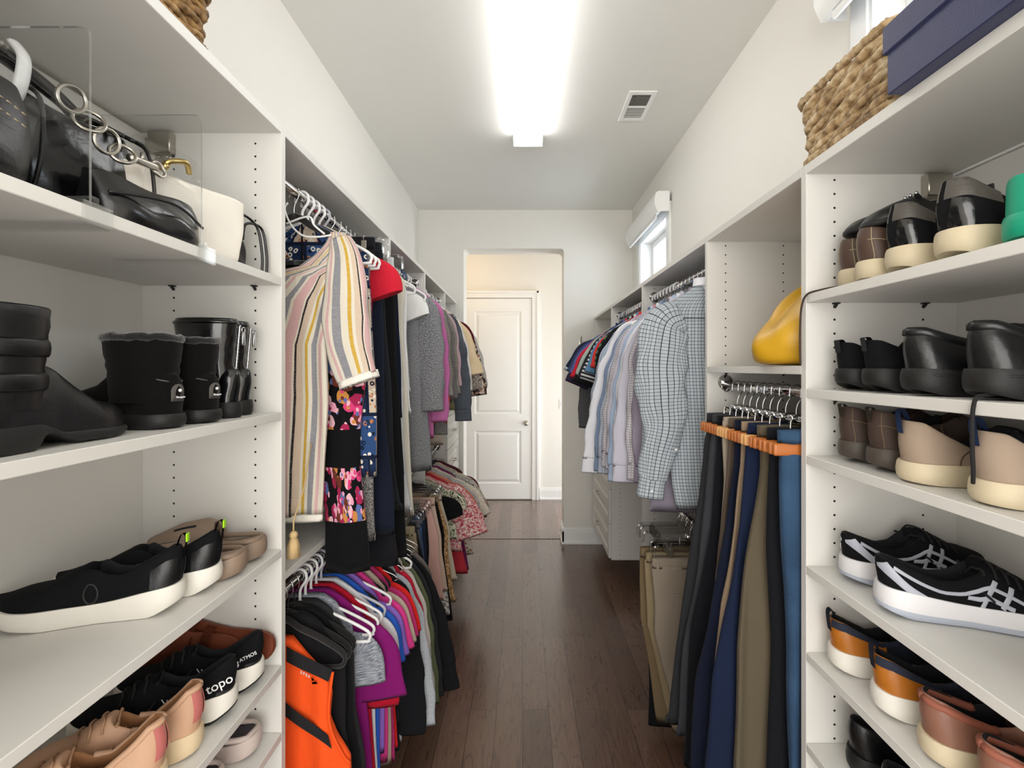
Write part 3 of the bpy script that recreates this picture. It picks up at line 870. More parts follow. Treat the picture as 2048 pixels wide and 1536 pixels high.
# black flats laid on top of the brown boots
def flat(label, loc, heading, group, tilt):
    t = shoe_thing('flat_shoe', label, loc, heading, group); t.rotation_euler = (0, R(tilt), R(heading))
    L, W = .25, .085
    la = Last(L, W, .012, [(0, .05), (.1, .045), (.3, .034), (.6, .03), (1, .02)], [(0, .05), (.5, .05), (.6, .052), (.75, .046), (.9, .034), (1, .016)], open_=(.06, .55), zin=.014, lean=.1)
    sole(L, W, [(0, .014), (1, .014)], [(0, 0), (.7, 0), (1, .004)], BLKR, t)
    la.mesh('upper', BLK, t)
    la.ribbon('trim', [(.57, 10), (.6, 8), (.63, 5)], .004, BLKF, t); la.ribbon('trim', [(.57, 10), (.6, 8), (.63, 5)], .004, BLKF, t, -1)
    for k in (-1, 0, 1):
        bm = bmesh.new(); p = la.point(.6, 10, 1, .003)
        bmesh.ops.create_uvsphere(bm, u_segments=8, v_segments=6, radius=.004, matrix=Matrix.Translation(p + Vector((0, k * .014, 0))))
        obj('stud', bm, ZIPM, t)
    return t
flat('black flat shoe lying on top of the brown boot nearest the panel', (.945, 1.045, RS[0] + .125), 184, 'black flats on the brown boots', 3)
flat('black flat shoe lying tilted on top of the second brown boot', (.925, .945, RS[0] + .14), 178, 'black flats on the brown boots', 9)
# black leather sneakers with cream cup soles
g = 'black leather sneakers with cream soles'
def cupsole(label, loc, heading, dz=0):
    t, la = sneaker(label, loc, heading, g, BLKF, CREAM, L=.3, W=.112, zs=.04, col=.125, low=.082, mid=.125, hs=.048, name='sneaker', lean=.3, rocker=.014, lace=LACE)
    bm = bmesh.new()
    return t, la
HEELG = mat('worn_grey_leather', '#4b4742', .45, bump=.25, bscale=200)
for lab, loc, hd in (('black leather sneaker with cream sole beside the second brown boot', (.675, .875, RS[0]), -6), ('black leather sneaker with cream sole beside the green clog', (.672, .765, RS[0]), -6)):
    t, la = cupsole(lab, loc, hd)
    for sd in (1, -1):
        la.band('heel_collar', [(.0, 4.4), (.05, 4.5), (.12, 4.6), (.2, 4.8)], .0125, HEELG, t, sd)
        la.band('heel_strip', [(.03, .3), (.04, 1.6), (.05, 3.2)], .010, BLKS, t, sd)
# green foam clog
t = shoe_thing('clog', 'bright green foam clog at the right edge of the top right shelf', (.672, .655, RS[0]), -4, None)
la = Last(.29, .115, .02, [(0, .09), (.1, .085), (.3, .07), (1, .05)], [(0, .09), (.5, .085), (.7, .075), (.9, .055), (1, .03)], open_=(.07, .42), zin=.03, lean=.06, heel=0)
sole(.29, .115, [(0, .04), (.2, .035), (1, .03)], [(0, .008), (.1, 0), (.7, 0), (1, .014)], GREEN, t, grow=1.0, mid_bulge=1.0); la.mesh('upper', GREEN, t)
# ---- second shelf: black sneakers, black work shoes
g = 'all black running sneakers'
for lab, loc, hd in (('all black running sneaker beside the panel, second right shelf', (.685, 1.032, RS[1]), 0), ('all black running sneaker, second from the panel on the second right shelf', (.68, .945, RS[1]), -8)):
    t, la = sneaker(lab, loc, hd, g, BLKF, BLKR, L=.29, W=.105, zs=.04, col=.1, low=.068, mid=.105, hs=.046, rocker=.016, name='sneaker', nl=5)
    pull_tab(la, BLKR, t, h=.008, w=.018)
g = 'black leather work shoes'
WORK = mat('work_leather', '#141416', .32, bump=.5, bscale=60)
for i, (lab, loc, hd) in enumerate((('black leather work shoe with thick worn sole beside the black sneakers', (.67, .835, RS[1]), -12), ('black leather work shoe at the right end of the second right shelf', (.672, .715, RS[1]), -8))):
    t, la = sneaker(lab, loc, hd, g, WORK, BLKR, L=.3, W=.112, zs=.036, col=.115, low=.088, mid=.125, hs=.046, rocker=.012, name='work_shoe', lean=.42, nl=4)
    for sd in (1, -1):
        la.ribbon('padded_collar', [(.0, 4.6), (.06, 4.7), (.16, 4.7), (.28, 4.8), (.4, 5)], .009, WORK, t, sd, off=-.004)
        la.ribbon('sole_welt', [(.0, .1), (.06, .1), (.2, .1), (.45, .1)], .003, BLKR, t, sd, off=.002)
o = tube('shoe_lace', smooth_path([(.70, .70, RS[1] + .01), (.668, .695, RS[1] + .008), (.652, .69, RS[1] + .004), (.645, .688, RS[1] - .02), (.643, .686, RS[1] - .07), (.648, .69, RS[1] - .1), (.657, .70, RS[1] - .12)], 6), .0028, LACE)
tag(o, 'black shoe lace hanging over the edge of the second right shelf', 'shoe lace')
# ---- third shelf: dark brown boots, taupe sneakers
g = 'dark brown leather boots on the third right shelf'
KHAKI = mat('khaki_webbing', '#55503f', .85, bump=.3, bscale=900)
for lab, loc, hd in (('dark brown leather boot beside the panel, third right shelf', (.69, 1.03, RS[2]), 0), ('dark brown leather boot beside the taupe sneaker, third right shelf', (.685, .94, RS[2]), -6)):
    t, la = lowboot(lab, loc, hd, g, mat('dark_brown_nubuck', '#43332a', .7, bump=.25, bscale=300), mat('brown_rubber', '#4a423b', .55), stitch=mat('brown_stitching', '#7a664e', .8), col=.115, low=.088, tab=KHAKI, name='boot', zs=.032, rocker=.012)
g = 'taupe sneakers with blue pull tabs'
for lab, loc, hd in (('taupe nubuck sneaker with blue pull tab beside the dark brown boots', (.672, .845, RS[2]), -8), ('taupe nubuck sneaker with blue pull tab at the right end of its shelf', (.672, .705, RS[2]), -8)):
    t, la = sneaker(lab, loc, hd, g, TAUPE, CREAM, L=.3, W=.115, zs=.036, col=.105, low=.062, mid=.1, hs=.036, rocker=.003, name='sneaker', lean=.16, m2=mat('dark_mesh', '#26262b', .9, bump=.5, bscale=700), cut=.36)
    pull_tab(la, BLUEW, t, h=.022, w=.016)
    for sd in (1, -1): la.ribbon('seam', [(.28, 5), (.22, 2.6), (.2, .6)], .0009, BROWN, t, sd)
# ---- fourth shelf: black court sneakers with pale stripes
g = 'black court sneakers with pale stripes'
def court(label, loc, hd):
    t, la = sneaker(label, loc, hd, g, BLKF, WSOLE_W, L=.3, W=.108, zs=.038, col=.098, low=.07, mid=.11, hs=.05, rocker=.012, name='sneaker', nl=5)
    sole(.3, .108, [(0, .02), (.2, .014), (.6, .012), (1, .022)], [(0, .0115), (.12, .0), (.7, .0), (.85, .004), (1, .0115)], GSOLE, t, name='outsole', grow=1.055, mid_bulge=1.0)
    for sd in (1, -1):
        for a, kk in (((.46, .64), ((.46, .8), (.5, 2.6), (.53, 4.6))), ((.5, .7), ((.55, .8), (.58, 2.6), (.6, 4.6)))):
            la.band('side_stripe', list(kk), .0031, GREY_P, t, sd)
        la.band('side_stripe', [(.06, 4.2), (.2, 3.2), (.36, 3.0), (.5, 3.2), (.62, 2.6), (.7, 1.6)], .0031, GREY_P, t, sd)
        la.band('side_stripe', [(.40, 2.4), (.5, 1.7), (.6, 1.0)], .0031, GREY_P, t, sd)
        la.band('heel_band', [(.015, 4.4), (.05, 3.2), (.12, 1.6), (.24, .2)], .0075, GREY_P, t, sd)
        la.band('sole_wedge', [(.42, .2), (.5, -.0 + .05), (.7, .05)], .003, BLKR, t, sd)
    # spiral mark on the heel
    cen = (.05, 2.2); pts = [la.point(max(.012, cen[0] + (.010 + .013 * a / 9) * math.cos(a) * .8), cen[1] + (.35 + .55 * a / 9) * math.sin(a), 1, .0012) for a in [x * .5 for x in range(0, 17)]]
    obj('heel_emblem', add_tube(bmesh.new(), pts, .0016, 6), WHITE_P, t)
    bm = bmesh.new()
    for i in range(7):
        for j in range(4):
            bmesh.ops.create_uvsphere(bm, u_segments=6, v_segments=4, radius=.0014, matrix=Matrix.Translation(la.point(.03 + .016 * i, 1.1 + .8 * j + .1 * i, -1, .0004)))
    bm.free()
    pts = [la.point(.02 + .006 * i, 4.0 - .2 * (i % 2), 1, .001) for i in range(12)]
    obj('heel_print', add_tube(bmesh.new(), pts, .0012, 5), GREY_P, t)
    return t
WSOLE_W = mat('white_sole', '#dedde0', .55)
court('black court sneaker with pale stripes, heel by the panel', (.69, 1.025, RS[3]), 3)
court('black court sneaker with pale stripes showing its side, in front of its mate', (.672, .905, RS[3]), -16)
# ---- fifth shelf: tan chukkas, cocoa shoes
g = 'tan leather chukkas with white soles'
for lab, loc, hd in (('tan leather chukka with navy pull loop beside the panel', (.675, 1.045, RS[4]), -6), ('tan leather chukka with navy pull loop beside the cocoa shoes', (.675, .915, RS[4]), -8)):
    t, la = sneaker(lab, loc, hd, g, TAN, WSOLE, L=.29, W=.105, zs=.036, col=.105, low=.07, mid=.095, hs=.046, rocker=.01, name='chukka', lean=.2, m2=mat('navy_knit', '#141a28', .9, bump=.4, bscale=700), cut=.26)
    for sd in (1, -1): la.band('collar_trim', [(.0, 4.6), (.06, 4.6), (.16, 4.7), (.28, 4.9), (.4, 5)], .007, NAVYW, t, sd)
    pull_tab(la, NAVYW, t, h=.026, w=.016, z=.1)
    la.ribbon('vamp_knit', [(.42, 7), (.46, 7), (.5, 7)], .004, NAVYW, t)
g = 'cocoa leather shoes with pale soles'
for lab, loc, hd in (('cocoa brown leather shoe with pale sole beside the tan chukkas', (.675, .805, RS[4]), -10), ('cocoa brown leather shoe with pale sole, last on its shelf', (.675, .70, RS[4]), -10)):
    t, la = sneaker(lab, loc, hd, g, BROWN2, CREAM, L=.29, W=.105, zs=.032, col=.105, low=.075, mid=.1, hs=.04, name='leather_shoe', lean=.18, lace=mat('brown_lace2', '#4a3020', .8))
    for sd in (1, -1):
        la.ribbon('padded_collar', [(.0, 4.5), (.06, 4.5), (.16, 4.6), (.3, 4.8)], .007, mat('rust_lining', '#9a5a46', .7), t, sd, off=-.003)
        la.ribbon('welt', [(.0, .05), (.08, .05), (.3, .05), (.5, .05)], .002, mat('rust_welt', '#8f4c33', .7), t, sd)
g = 'black shoes on the lowest visible right shelf'
for lab, loc, hd in (('black leather shoe beside the panel on the lowest right shelf', (.70, 1.02, RS[5]), -4), ('black leather shoe away from the panel on the lowest right shelf', (.68, .90, RS[5]), -8)):
    sneaker(lab, loc, hd, g, BLK, BLKR, L=.29, W=.105, zs=.035, col=.11, low=.08, mid=.105, name='leather_shoe')

# ======== left tower, shelf heights LS
# all black slip-ons with white soles and lime tabs
g = 'black knit slip-ons with white soles'
def slipon(label, loc, hd):
    t, la = sneaker(label, loc, hd, g, BLKF, WSOLE, L=.285, W=.1, zs=.034, col=.115, low=.075, mid=.098, hs=.05, rocker=.018, spring=.018, name='slip_on_shoe', lace=None, lean=.3)
    for sd in (1, -1): la.band('heel_counter', [(.01, 2.3), (.06, 2.2), (.13, 2.0)], .019, BLK, t, sd)
    pts = [la.point(.5 + .045 * math.cos(a), 2.3 + 1.4 * math.sin(a), 1, .0006) for a in [2 * PI * i / 24 for i in range(24)]]
    for sd in (1, -1):
        pts = [la.point(.44 + .035 * math.cos(a), 2.2 + 1.2 * math.sin(a), sd, -.0006) for a in [2 * PI * i / 24 for i in range(24)]]
        obj('ring_emblem', add_tube(bmesh.new(), pts, .0022, 6, closed=True), BLKR, t)
    pull_tab(la, BLKF, t, h=.026, w=.010, z=.112)
    bm = bmesh.new(); add_box(bm, -.0135, -.0105, -.0055, .0055, .122, .138, .001); obj('lime_tab', bm, LIME, t, smooth=False)
    return t
slipon('black knit slip-on with white sole and lime tab, nearest on its shelf', (-.645, .905, LS[2]), 193)
slipon('black knit slip-on with white sole and lime tab, between its mate and the taupe slides', (-.625, .985, LS[2]), 190)
# taupe recovery slides
g = 'taupe foam slides on the left shelf'
def slide(label, loc, hd, group, m, inner, L=.275, W=.1, zf=.032, name='slide_sandal', slots=True, h=.075):
    t = shoe_thing(name, label, loc, hd, group, 'sandal')
    top = [(0, zf + .018), (.1, zf + .01), (.4, zf), (.8, zf - .002), (1, zf + .012)]
    sole(L, W, top, [(0, .012), (.12, 0), (.7, 0), (1, .018)], m, t, name='footbed')
    bm = bmesh.new(); us = [.03 + .94 * i / 30 for i in range(31)]
    la = Last(L * .985, W * .99, [(a, b - .004) for a, b in top], [(0, zf + .02), (1, zf + .02)], [(0, h), (.35, h * .95), (.45, h * 1.05), (.65, h * .95), (.8, h * .76), (1, h * .5)], open_=(-1, -.5), lean=.1)
    # raised heel rim
    rim = [la.point(max(.01, .34 - .33 * math.sin(a / 2 * 1.0) if 0 else .01 + .36 * abs(i) / 8), .6, 1 if i > 0 else -1, .0) for i, a in [(q, 0) for q in range(-8, 9)]]
    rim = [Vector((p.x, p.y * .93, lerp_tab(top, .1) + .006)) for p in rim]
    obj('heel_rim', add_tube(bmesh.new(), rim, .006, 8), m, t)
    # arched strap, thick shell
    bm = bmesh.new(); rings = []
    su = [(.36 + .50 * i / 14) for i in range(15)]
    for th in (0, .006):
        for u in (su if th == 0 else su[::-1]):
            e = .04 * abs(math.sin(0))
            r = []
            for j in range(-10, 11):
                k = 10 - abs(j); uu = u - .05 * (abs(j) / 10) ** 1 + .02
                r.append(bm.verts.new(la.point(uu, k, 1 if j >= 0 else -1, -th)))
            rings.append(r)
    ring_faces(bm, rings + [rings[0]], closed=False)
    obj('strap', bm, m, t)
    if slots:
        for sd in (1, -1):
            la.band('vent_slot', [(.5, 6.5), (.58, 6.7), (.66, 6.5)], .005, LINING, t, sd)
    if inner:
        sole(L * .9, W * .86, [(a, b + .0015) for a, b in top], [(a, b - .004) for a, b in top], inner, t, name='insole', x0=L * .05)
    return t
slide('taupe foam slide sandal with slotted strap beside the black slip-on', (-.612, 1.055, LS[2]), 194, g, SLIDE, None)
slide('taupe foam slide sandal with slotted strap beside the shelf panel', (-.615, 1.14, LS[2]), 190, g, SLIDE, None, W=.095, h=.095)
# fourth shelf: nude sneakers, black trail runners, cognac sandals
g = 'nude leather sneakers'
def nude(label, loc, hd):
    t, la = sneaker(label, loc, hd, g, NUDE, mat('pale_cream_sole', '#d9c3a0', .6), L=.27, W=.088, zs=.036, col=.125, low=.07, mid=.105, hs=.044, name='sneaker', lean=.3, lining=NUDED, lace=mat('nude_lace', '#b58f6f', .8))
    for sd in (1, -1):
        la.ribbon('padded_collar', [(.0, 4.8), (.06, 4.8), (.16, 4.8), (.28, 4.9), (.38, 5)], .006, NUDE, t, sd, off=0)
        la.band('coral_patch', [(.012, 1.6), (.014, 3), (.016, 4.6)], .007, PINKP, t, sd)
        la.band('overlay', [(.16, .5), (.2, 2.2), (.3, 2.6), (.4, .8)], .004, mat('nude_light', '#d8b294', .6), t, sd)
    return t
nude('nude leather sneaker nearest the camera on the lower left shelf', (-.632, .845, LS[3]), 204)
nude('nude leather sneaker between its mate and the black trail runners', (-.628, .935, LS[3]), 202)
g = 'black trail runners with white soles'
def trail(label, loc, hd, word):
    t, la = sneaker(label, loc, hd, g, BLKF, WSOLE, L=.285, W=.09, zs=.044, col=.12, low=.08, mid=.11, hs=.058, rocker=.022, name='sneaker', lean=.3)
    sole(.285, .09, [(0, .034), (.2, .012), (.6, .006), (1, .022)], [(0, .0215), (.12, .0), (.7, .0), (.85, .004), (1, .0115)], BLKR, t, name='outsole', grow=1.03, mid_bulge=1.0)
    # word on the heel quarter, both sides
    for sd in (1, -1):
        p = la.point(.085, 2.6, sd, .0018); q = la.point(.16, 2.6, sd, .0018); u = la.point(.085, 3.6, sd, .0018)
        ex = (q - p).normalized() * (-sd); ez = (u - p); ez = (ez - ex * ez.dot(ex)).normalized(); ey = ex.cross(ez)
        M = Matrix((ex, ez, ey)).transposed().to_4x4(); M.translation = p + ey * .0008
        text_mesh('heel_lettering', word, .026 if word == 'topo' else .011, WHITE_P, t, M, ext=.0012, shear=.0)
        for k_, d_ in ((1, 0), (2, .03), (3, .06)):
            la.ribbon('side_mark', [(.36 + d_, .8), (.34 + d_, 2), (.37 + d_, 3.2)], .0009, WHITE_P, t, sd)
        la.band('heel_clip', [(.0, .5), (.05, .6), (.1, .8)], .007, BLKR, t, sd)
    return t
trail('black trail runner lettered topo on the heel, beside the nude sneaker', (-.618, 1.03, LS[3]), 198, 'topo')
trail('black trail runner lettered ATMOS on the heel, beside the cognac sandals', (-.612, 1.125, LS[3]), 196, 'ATMOS')
g = 'cognac leather sandals'
def sandal(label, loc, hd, tilt):
    t = shoe_thing('leather_sandal', label, loc, hd, g, 'sandal'); t.rotation_euler = (0, R(tilt), R(hd))
    sole(.27, .095, [(0, .016), (1, .016)], [(0, 0), (.8, 0), (1, .003)], COGNAC, t)
    la = Last(.27, .095, .014, [(0, .02), (1, .02)], [(0, .04), (.5, .04), (.7, .036), (1, .03)], open_=(-1, -.5))
    for u in (.55, .72):
        bm = bmesh.new(); A, B = [], []
        for j in range(-10, 11):
            A.append(bm.verts.new(la.point(u - .04, 10 - abs(j), 1 if j >= 0 else -1, 0))); B.append(bm.verts.new(la.point(u + .05, 10 - abs(j), 1 if j >= 0 else -1, 0)))
        ring_faces(bm, [A, B], closed=False); bmesh.ops.solidify(bm, geom=bm.faces[:], thickness=.003)
        obj('strap', bm, COGNAC, t)
    return t
sandal('cognac leather sandal leaning behind the black trail runners', (-.69, 1.168, LS[3] + .004), 184, -6)
sandal('cognac leather sandal leaning against the shelf panel', (-.612, 1.182, LS[3] + .006), 180, -4)
for o in list(C.objects):
    if o.name.startswith('leather_sandal'): o.rotation_euler[0] = R(-74); o.location.z += .048
# fifth shelf: pale slides with dark footbeds
g = 'pale slides with dark footbeds'
slide('pale pink slide with dark footbed beside the panel on the bottom left shelf', (-.628, 1.14, LS[4]), 188, g, mat('pale_slide_foam', '#cdbdb6', .55), mat('dark_footbed', '#38323a', .7), slots=False)
slide('pale pink slide with dark footbed in front of its mate on the bottom left shelf', (-.64, 1.02, LS[4]), 190, g, mat('pale_slide_foam', '#cdbdb6', .55), mat('dark_footbed', '#38323a', .7), slots=False)

# ---- boots on the second left shelf
def boot(name, label, loc, hd, group, m_foot, m_shaft, m_sole, L=.26, W=.095, zs=.03, sh=.2, sx=(.0, .4), sw=.8, heel=.03, toe=.95, pointed=False, flare=1.05, cuff=None, wf=None):
    """boot: sole, foot, shaft as a hollow leg"""
    t = shoe_thing(name, label, loc, hd, group, 'boot')
    wf = wf or WF
    top = [(0, zs), (1, zs)]
    if heel > zs:   # block heel
        top = [(0, heel), (.3, heel), (.42, zs), (1, zs * .75)]
        bot = [(0, 0), (.27, 0), (.33, heel - .012), (.5, .002), (.75, 0), (1, .008)]
    else: bot = [(0, .003), (.1, 0), (.75, 0), (1, .008)]
    sole(L, W, top, bot, m_sole, t, wf=wf)
    h = heel if heel > zs else zs
    la = Last(L, W, [(a, b - .006) for a, b in top], [(0, h + .06), (1, .03)], [(0, h + .07), (.1, h + .085), (.35, h + .085), (.45, h + .078), (.55, h + .055), (.7, zs + .042), (.85, zs + .035), (.95, zs + .026), (1, zs + .004)], open_=(-1, -.5), lean=.1, wf=wf, boxy=.75)
    la.mesh('foot', m_foot, t)
    # shaft: rings of an oval leg, then back down inside
    bm = bmesh.new(); rings = []
    z0 = h + .02
    def ring(f, z, inn=0):
        cx = (sx[0] + sx[1]) / 2 * L + .004 * f; rx = (sx[1] - sx[0]) / 2 * L * (1 - .1 * math.sin(PI * min(1, f * 1.2)) + (flare - 1) * f) - inn; ry = W / 2 * sw * (.92 + .08 * f) * (1 + (flare - 1) * f) - inn
        return [bm.verts.new((cx + rx * math.cos(a) + .0015 * math.sin(7 * z * 40 + a * 2), ry * math.sin(a), z)) for a in [2 * PI * i / 32 for i in range(32)]]
    def sf(a, z, off=0):
        f = max(0, min(1, (z - z0) / (sh - z0)))
        cx = (sx[0] + sx[1]) / 2 * L + .004 * f; rx = (sx[1] - sx[0]) / 2 * L * (1 - .1 * math.sin(PI * min(1, f * 1.2)) + (flare - 1) * f); ry = W / 2 * sw * (.92 + .08 * f) * (1 + (flare - 1) * f)
        return Vector((cx + (rx + off) * math.cos(a), (ry + off) * math.sin(a), z))
    for i in range(13): rings.append(ring(i / 12, z0 + (sh - z0) * i / 12))
    rings.append(ring(1, sh + .003, .002)); rings.append(ring(1, sh, .005)); rings.append(ring(.6, sh * .6, .006)); rings.append(ring(.3, h + .03, .007))
    ring_faces(bm, rings); bm.faces.new(rings[-1][::-1])
    obj('shaft', bm, m_shaft, t)
    return t, la, sf
g = 'black leather buckle boots'
PW = [(0, 0), (.006, .2), (.018, .36), (.04, .52), (.08, .64), (.14, .7), (.25, .72), (.4, .72), (.55, .84), (.66, .95), (.75, .93), (.83, .82), (.9, .62), (.95, .42), (.98, .26), (.994, .12), (1, 0)]
for lab, loc, hd in (('black leather ankle boot with pointed toe and strap, heel towards the aisle', (-.665, .555, LS[1]), 97), ('dark ankle boot cut off by the left edge of the boot shelf', (-.70, .375, LS[1]), 92)):
    t, la, sf = boot('ankle_boot', lab, loc, hd, g, BLK, BLK, BLKR, L=.275, W=.098, zs=.018, sh=.187, sx=(.015, .42), heel=.034, wf=PW, flare=1.02)
    for z in (.09, .135):
        pts = [sf(2 * PI * i / 28, z, .0015) for i in range(28)]
        obj('strap', add_tube(bmesh.new(), pts, .003, 8, closed=True, flat=4.0, up=(0, 0, 1)), BLK, t)
        bm = bmesh.new(); add_tube(bm, [sf(R(55), z - .011, .012), sf(R(55), z + .011, .012), sf(R(80), z + .011, .012), sf(R(80), z - .011, .012)], .002, 6, closed=True); obj('buckle', bm, NICKEL, t)
for o in C.objects:
    if o.name.startswith('strap') and o.parent and o.parent.name.startswith('ankle_boot'):
        pass
g = 'black suede sheepskin boots'
FUR = mat('black_fleece', '#0d0c0c', 1, sheen=.4, bump=1, bscale=140)
PATCH = mat('grey_heel_label', '#5b5754', .6)
def ugg(label, loc, hd):
    t, la, sf = boot('sheepskin_boot', label, loc, hd, g, SUEDE, SUEDE, BLKR, L=.255, W=.105, zs=.026, sh=.16, sx=(.0, .5), sw=.9, heel=.0, flare=1.06)
    pts = [sf(2 * PI * i / 40, .162 + .003 * rnd.random(), -.003) for i in range(40)]
    obj('fleece_trim', add_tube(bmesh.new(), pts, [.0065 + .002 * rnd.random() for _ in range(40)], 7, closed=True), FUR, t)
    for sd in (1, -1): la.ribbon('seam', [(.02, 5.5), (.15, 4.5), (.3, 2.6), (.42, .8)], .001, PATCH, t, sd, off=.0008)
    # rounded heel label with a small bear-shaped mark and lettering line
    bm = bmesh.new(); q = []
    shp = [(-.014, 0), (.014, 0), (.014, .02)] + [(.014 * math.cos(R(a)), .02 + .012 * math.sin(R(a))) for a in (30, 60, 90, 120, 150)] + [(-.014, .02)]
    def onheel(y, z): return Vector((.0025 - .012 * (1 - (y / .05) ** 2) ** .5 + .004 + (y * y) * 6, y, .048 + z))
    f = bm.faces.new([bm.verts.new(onheel(y, z)) for y, z in shp]); bmesh.ops.solidify(bm, geom=[f], thickness=.003)
    obj('heel_label', bm, PATCH, t, smooth=False)
    M = Matrix(((0, -1, 0), (0, 0, 1), (-1, 0, 0))).transposed().to_4x4()
    M = Matrix.Translation((-.0105, 0, .056)) @ Matrix(((0, 0, -1, 0), (-1, 0, 0, 0), (0, 1, 0, 0), (0, 0, 0, 1)))
    text_mesh('label_lettering', 'Bearpaw', .0052, WHITE_P, t, M, ext=.0008)
    bm = bmesh.new(); bmesh.ops.create_uvsphere(bm, u_segments=8, v_segments=6, radius=.003, matrix=Matrix.Translation((-.009, 0, .068))); obj('label_mark', bm, WHITE_P, t)
    return t
ugg('short black suede sheepskin boot with fleece rim, left of its mate', (-.632, .875, LS[1]), 172)
ugg('short black suede sheepskin boot with fleece rim, beside the zip boots', (-.622, .965, LS[1]), 170)
g = 'glossy black zip boots'
for lab, loc, hd in (('tall glossy black boot with silver back zip, beside the sheepskin boots', (-.632, 1.065, LS[1]), 178), ('tall glossy black boot with silver back zip, against the shelf panel', (-.645, 1.132, LS[1]), 180)):
    t, la, sf = boot('zip_boot', lab, loc, hd, g, BLKS, BLKS, BLKR, L=.26, W=.082, zs=.016, sh=.215, sx=(.02, .5), heel=.034, flare=1.08, sw=.88)
    bm = bmesh.new(); pts = [Vector((.012 - .010 * (z - .10) / .11, -.012, z)) for z in [.10 + .105 * i / 28 for i in range(29)]]
    add_tube(bm, pts, [.0022 if i % 2 else .0036 for i in range(29)], 6); obj('zip', bm, ZIPM, t)
    bm = bmesh.new(); add_box(bm, -.008, -.003, -.017, -.007, .160, .188, .001); add_tube(bm, arc((-.0055, -.012, .194), .006, 0, 360, 10, 'yz')[:-1], .0018, 6, closed=True); obj('zip_pull', bm, ZIPM, t)
    bm = bmesh.new(); add_tube(bm, [sf(2 * PI * i / 28, .209, .0005) for i in range(28)], .0035, 6, closed=True); obj('top_binding', bm, BLKS, t)
# ---------------------------------------------------------------- bags, baskets, boxes
GOLD = mat('gold_metal', '#c9ae6d', .28, metal=1)
BAGL = mat('black_bag_leather', '#0a0a0c', .24, bump=.5, bscale=45)
BAGM = mat('black_matte_leather', '#0b0b0d', .4, bump=.3, bscale=150)
WBAG = mat('cream_bag_leather', '#e4ddd2', .4, bump=.08, bscale=250)
ACR = clear('clear_acrylic', (.99, .995, .995, 1), .02)
ACRE = clear('acrylic_edge', (.8, .84, .86, 1), .5)
def bag_body(name, m, parent, L, D, H, top=.6, sag=.012, sq=.55, puff=.15, top_L=1.0):
    """soft bag: rounded-rectangle rings narrowing to a closed top; length along x, depth along y"""
    bm = bmesh.new(); rings = []; NR = 14; NP = 40
    for i in range(NR + 1):
        f = i / NR
        z = H * f
        w = L / 2 * (1 + (top_L - 1) * f) * (1 - .08 * (1 - f) ** 4)
        d = D / 2 * ((1 - f) + top * f) * (1 + puff * math.sin(PI * f))
        if i == 0: w *= .93; d *= .9
        r = []
        for j in range(NP):
            a = 2 * PI * j / NP
            cx, cy = math.cos(a), math.sin(a)
            x = w * math.copysign(abs(cx) ** sq, cx); y = d * math.copysign(abs(cy) ** sq, cy)
            dz = -sag * math.cos(x / (L / 2) * PI / 2) * f + .004 * math.sin(9 * x / L + 5 * f) * f
            y += .006 * math.sin(14 * x / L + 6 * f) * f * (1 - f) * 2
            r.append(bm.verts.new((x, y, max(0, z + dz))))
        rings.append(r)
    ring_faces(bm, rings); bm.faces.new(rings[0]); 
    c = [bm.verts.new((v.co.x * .9, v.co.y * .5, v.co.z - .006)) for v in rings[-1]]
    ring_faces(bm, [rings[-1], c]); bm.faces.new(c[::-1])
    o = obj(name, bm, m, parent); md = o.modifiers.new('s', 'SUBSURF'); md.levels = 1; md.render_levels = 1
    return o
def link_ring(bm, c, r, t, rot, sq=1.0):
    M = Matrix.Translation(c) @ rot
    add_tube(bm, [M @ Vector((r * math.cos(a) * sq, r * math.sin(a), 0)) for a in [2 * PI * i / 20 for i in range(20)]], t, 7, closed=True)
S1 = LS[0] + .001
# stitched hobo at the left edge
t = thing('handbag', 'black leather handbag with pale stitching at the left edge of the bag shelf', 'handbag', (-.705, .46, S1), R(84))
bag_body('bag_body', BAGM, t, .36, .17, .145, top=.5, puff=.25)
for zz, off in ((.06, .0), (.075, .0)):
    pts = [(x, -.088 + .03 * (abs(x) / .18) ** 3 , zz + .03 - .25 * abs(x) ** 1.4) for x in [-.15 + .3 * i / 30 for i in range(31)]]
    bm = bmesh.new()
    for a, b in list(zip(pts, pts[1:]))[::1]:
        A, B = Vector(a), Vector(b); add_tube(bm, [A, A + (B - A) * .6], .0008, 5)
    s_ = obj('stitching', bm, STITCH, t)
tube('handle', smooth_path([(-.12, 0, .13), (-.10, 0, .20), (-.02, 0, .235), (.07, 0, .22), (.12, 0, .13)], 8), .011, BAGL, t)
bm = bmesh.new(); add_tube(bm, [(.10, -.002, .14), (.10, -.002, .16)], .009, 12); link_ring(bm, Vector((.112, 0, .155)), .016, .003, Matrix.Rotation(R(90), 4, 'X')); obj('ring', bm, NICKEL, t)
# white plastic hook at the left edge (from a bag organiser)
o = tube('bag_hook', smooth_path([(-.742, .70, 2.075), (-.722, .695, 2.05), (-.720, .69, 2.015), (-.730, .69, 1.99), (-.752, .69, 1.98), (-.775, .69, 1.985)], 6), .009, mat('white_plastic', '#eeeeec', .35), flat=.6)
tag(o, 'white curved plastic hook above the handbags at the left picture edge', 'hook')
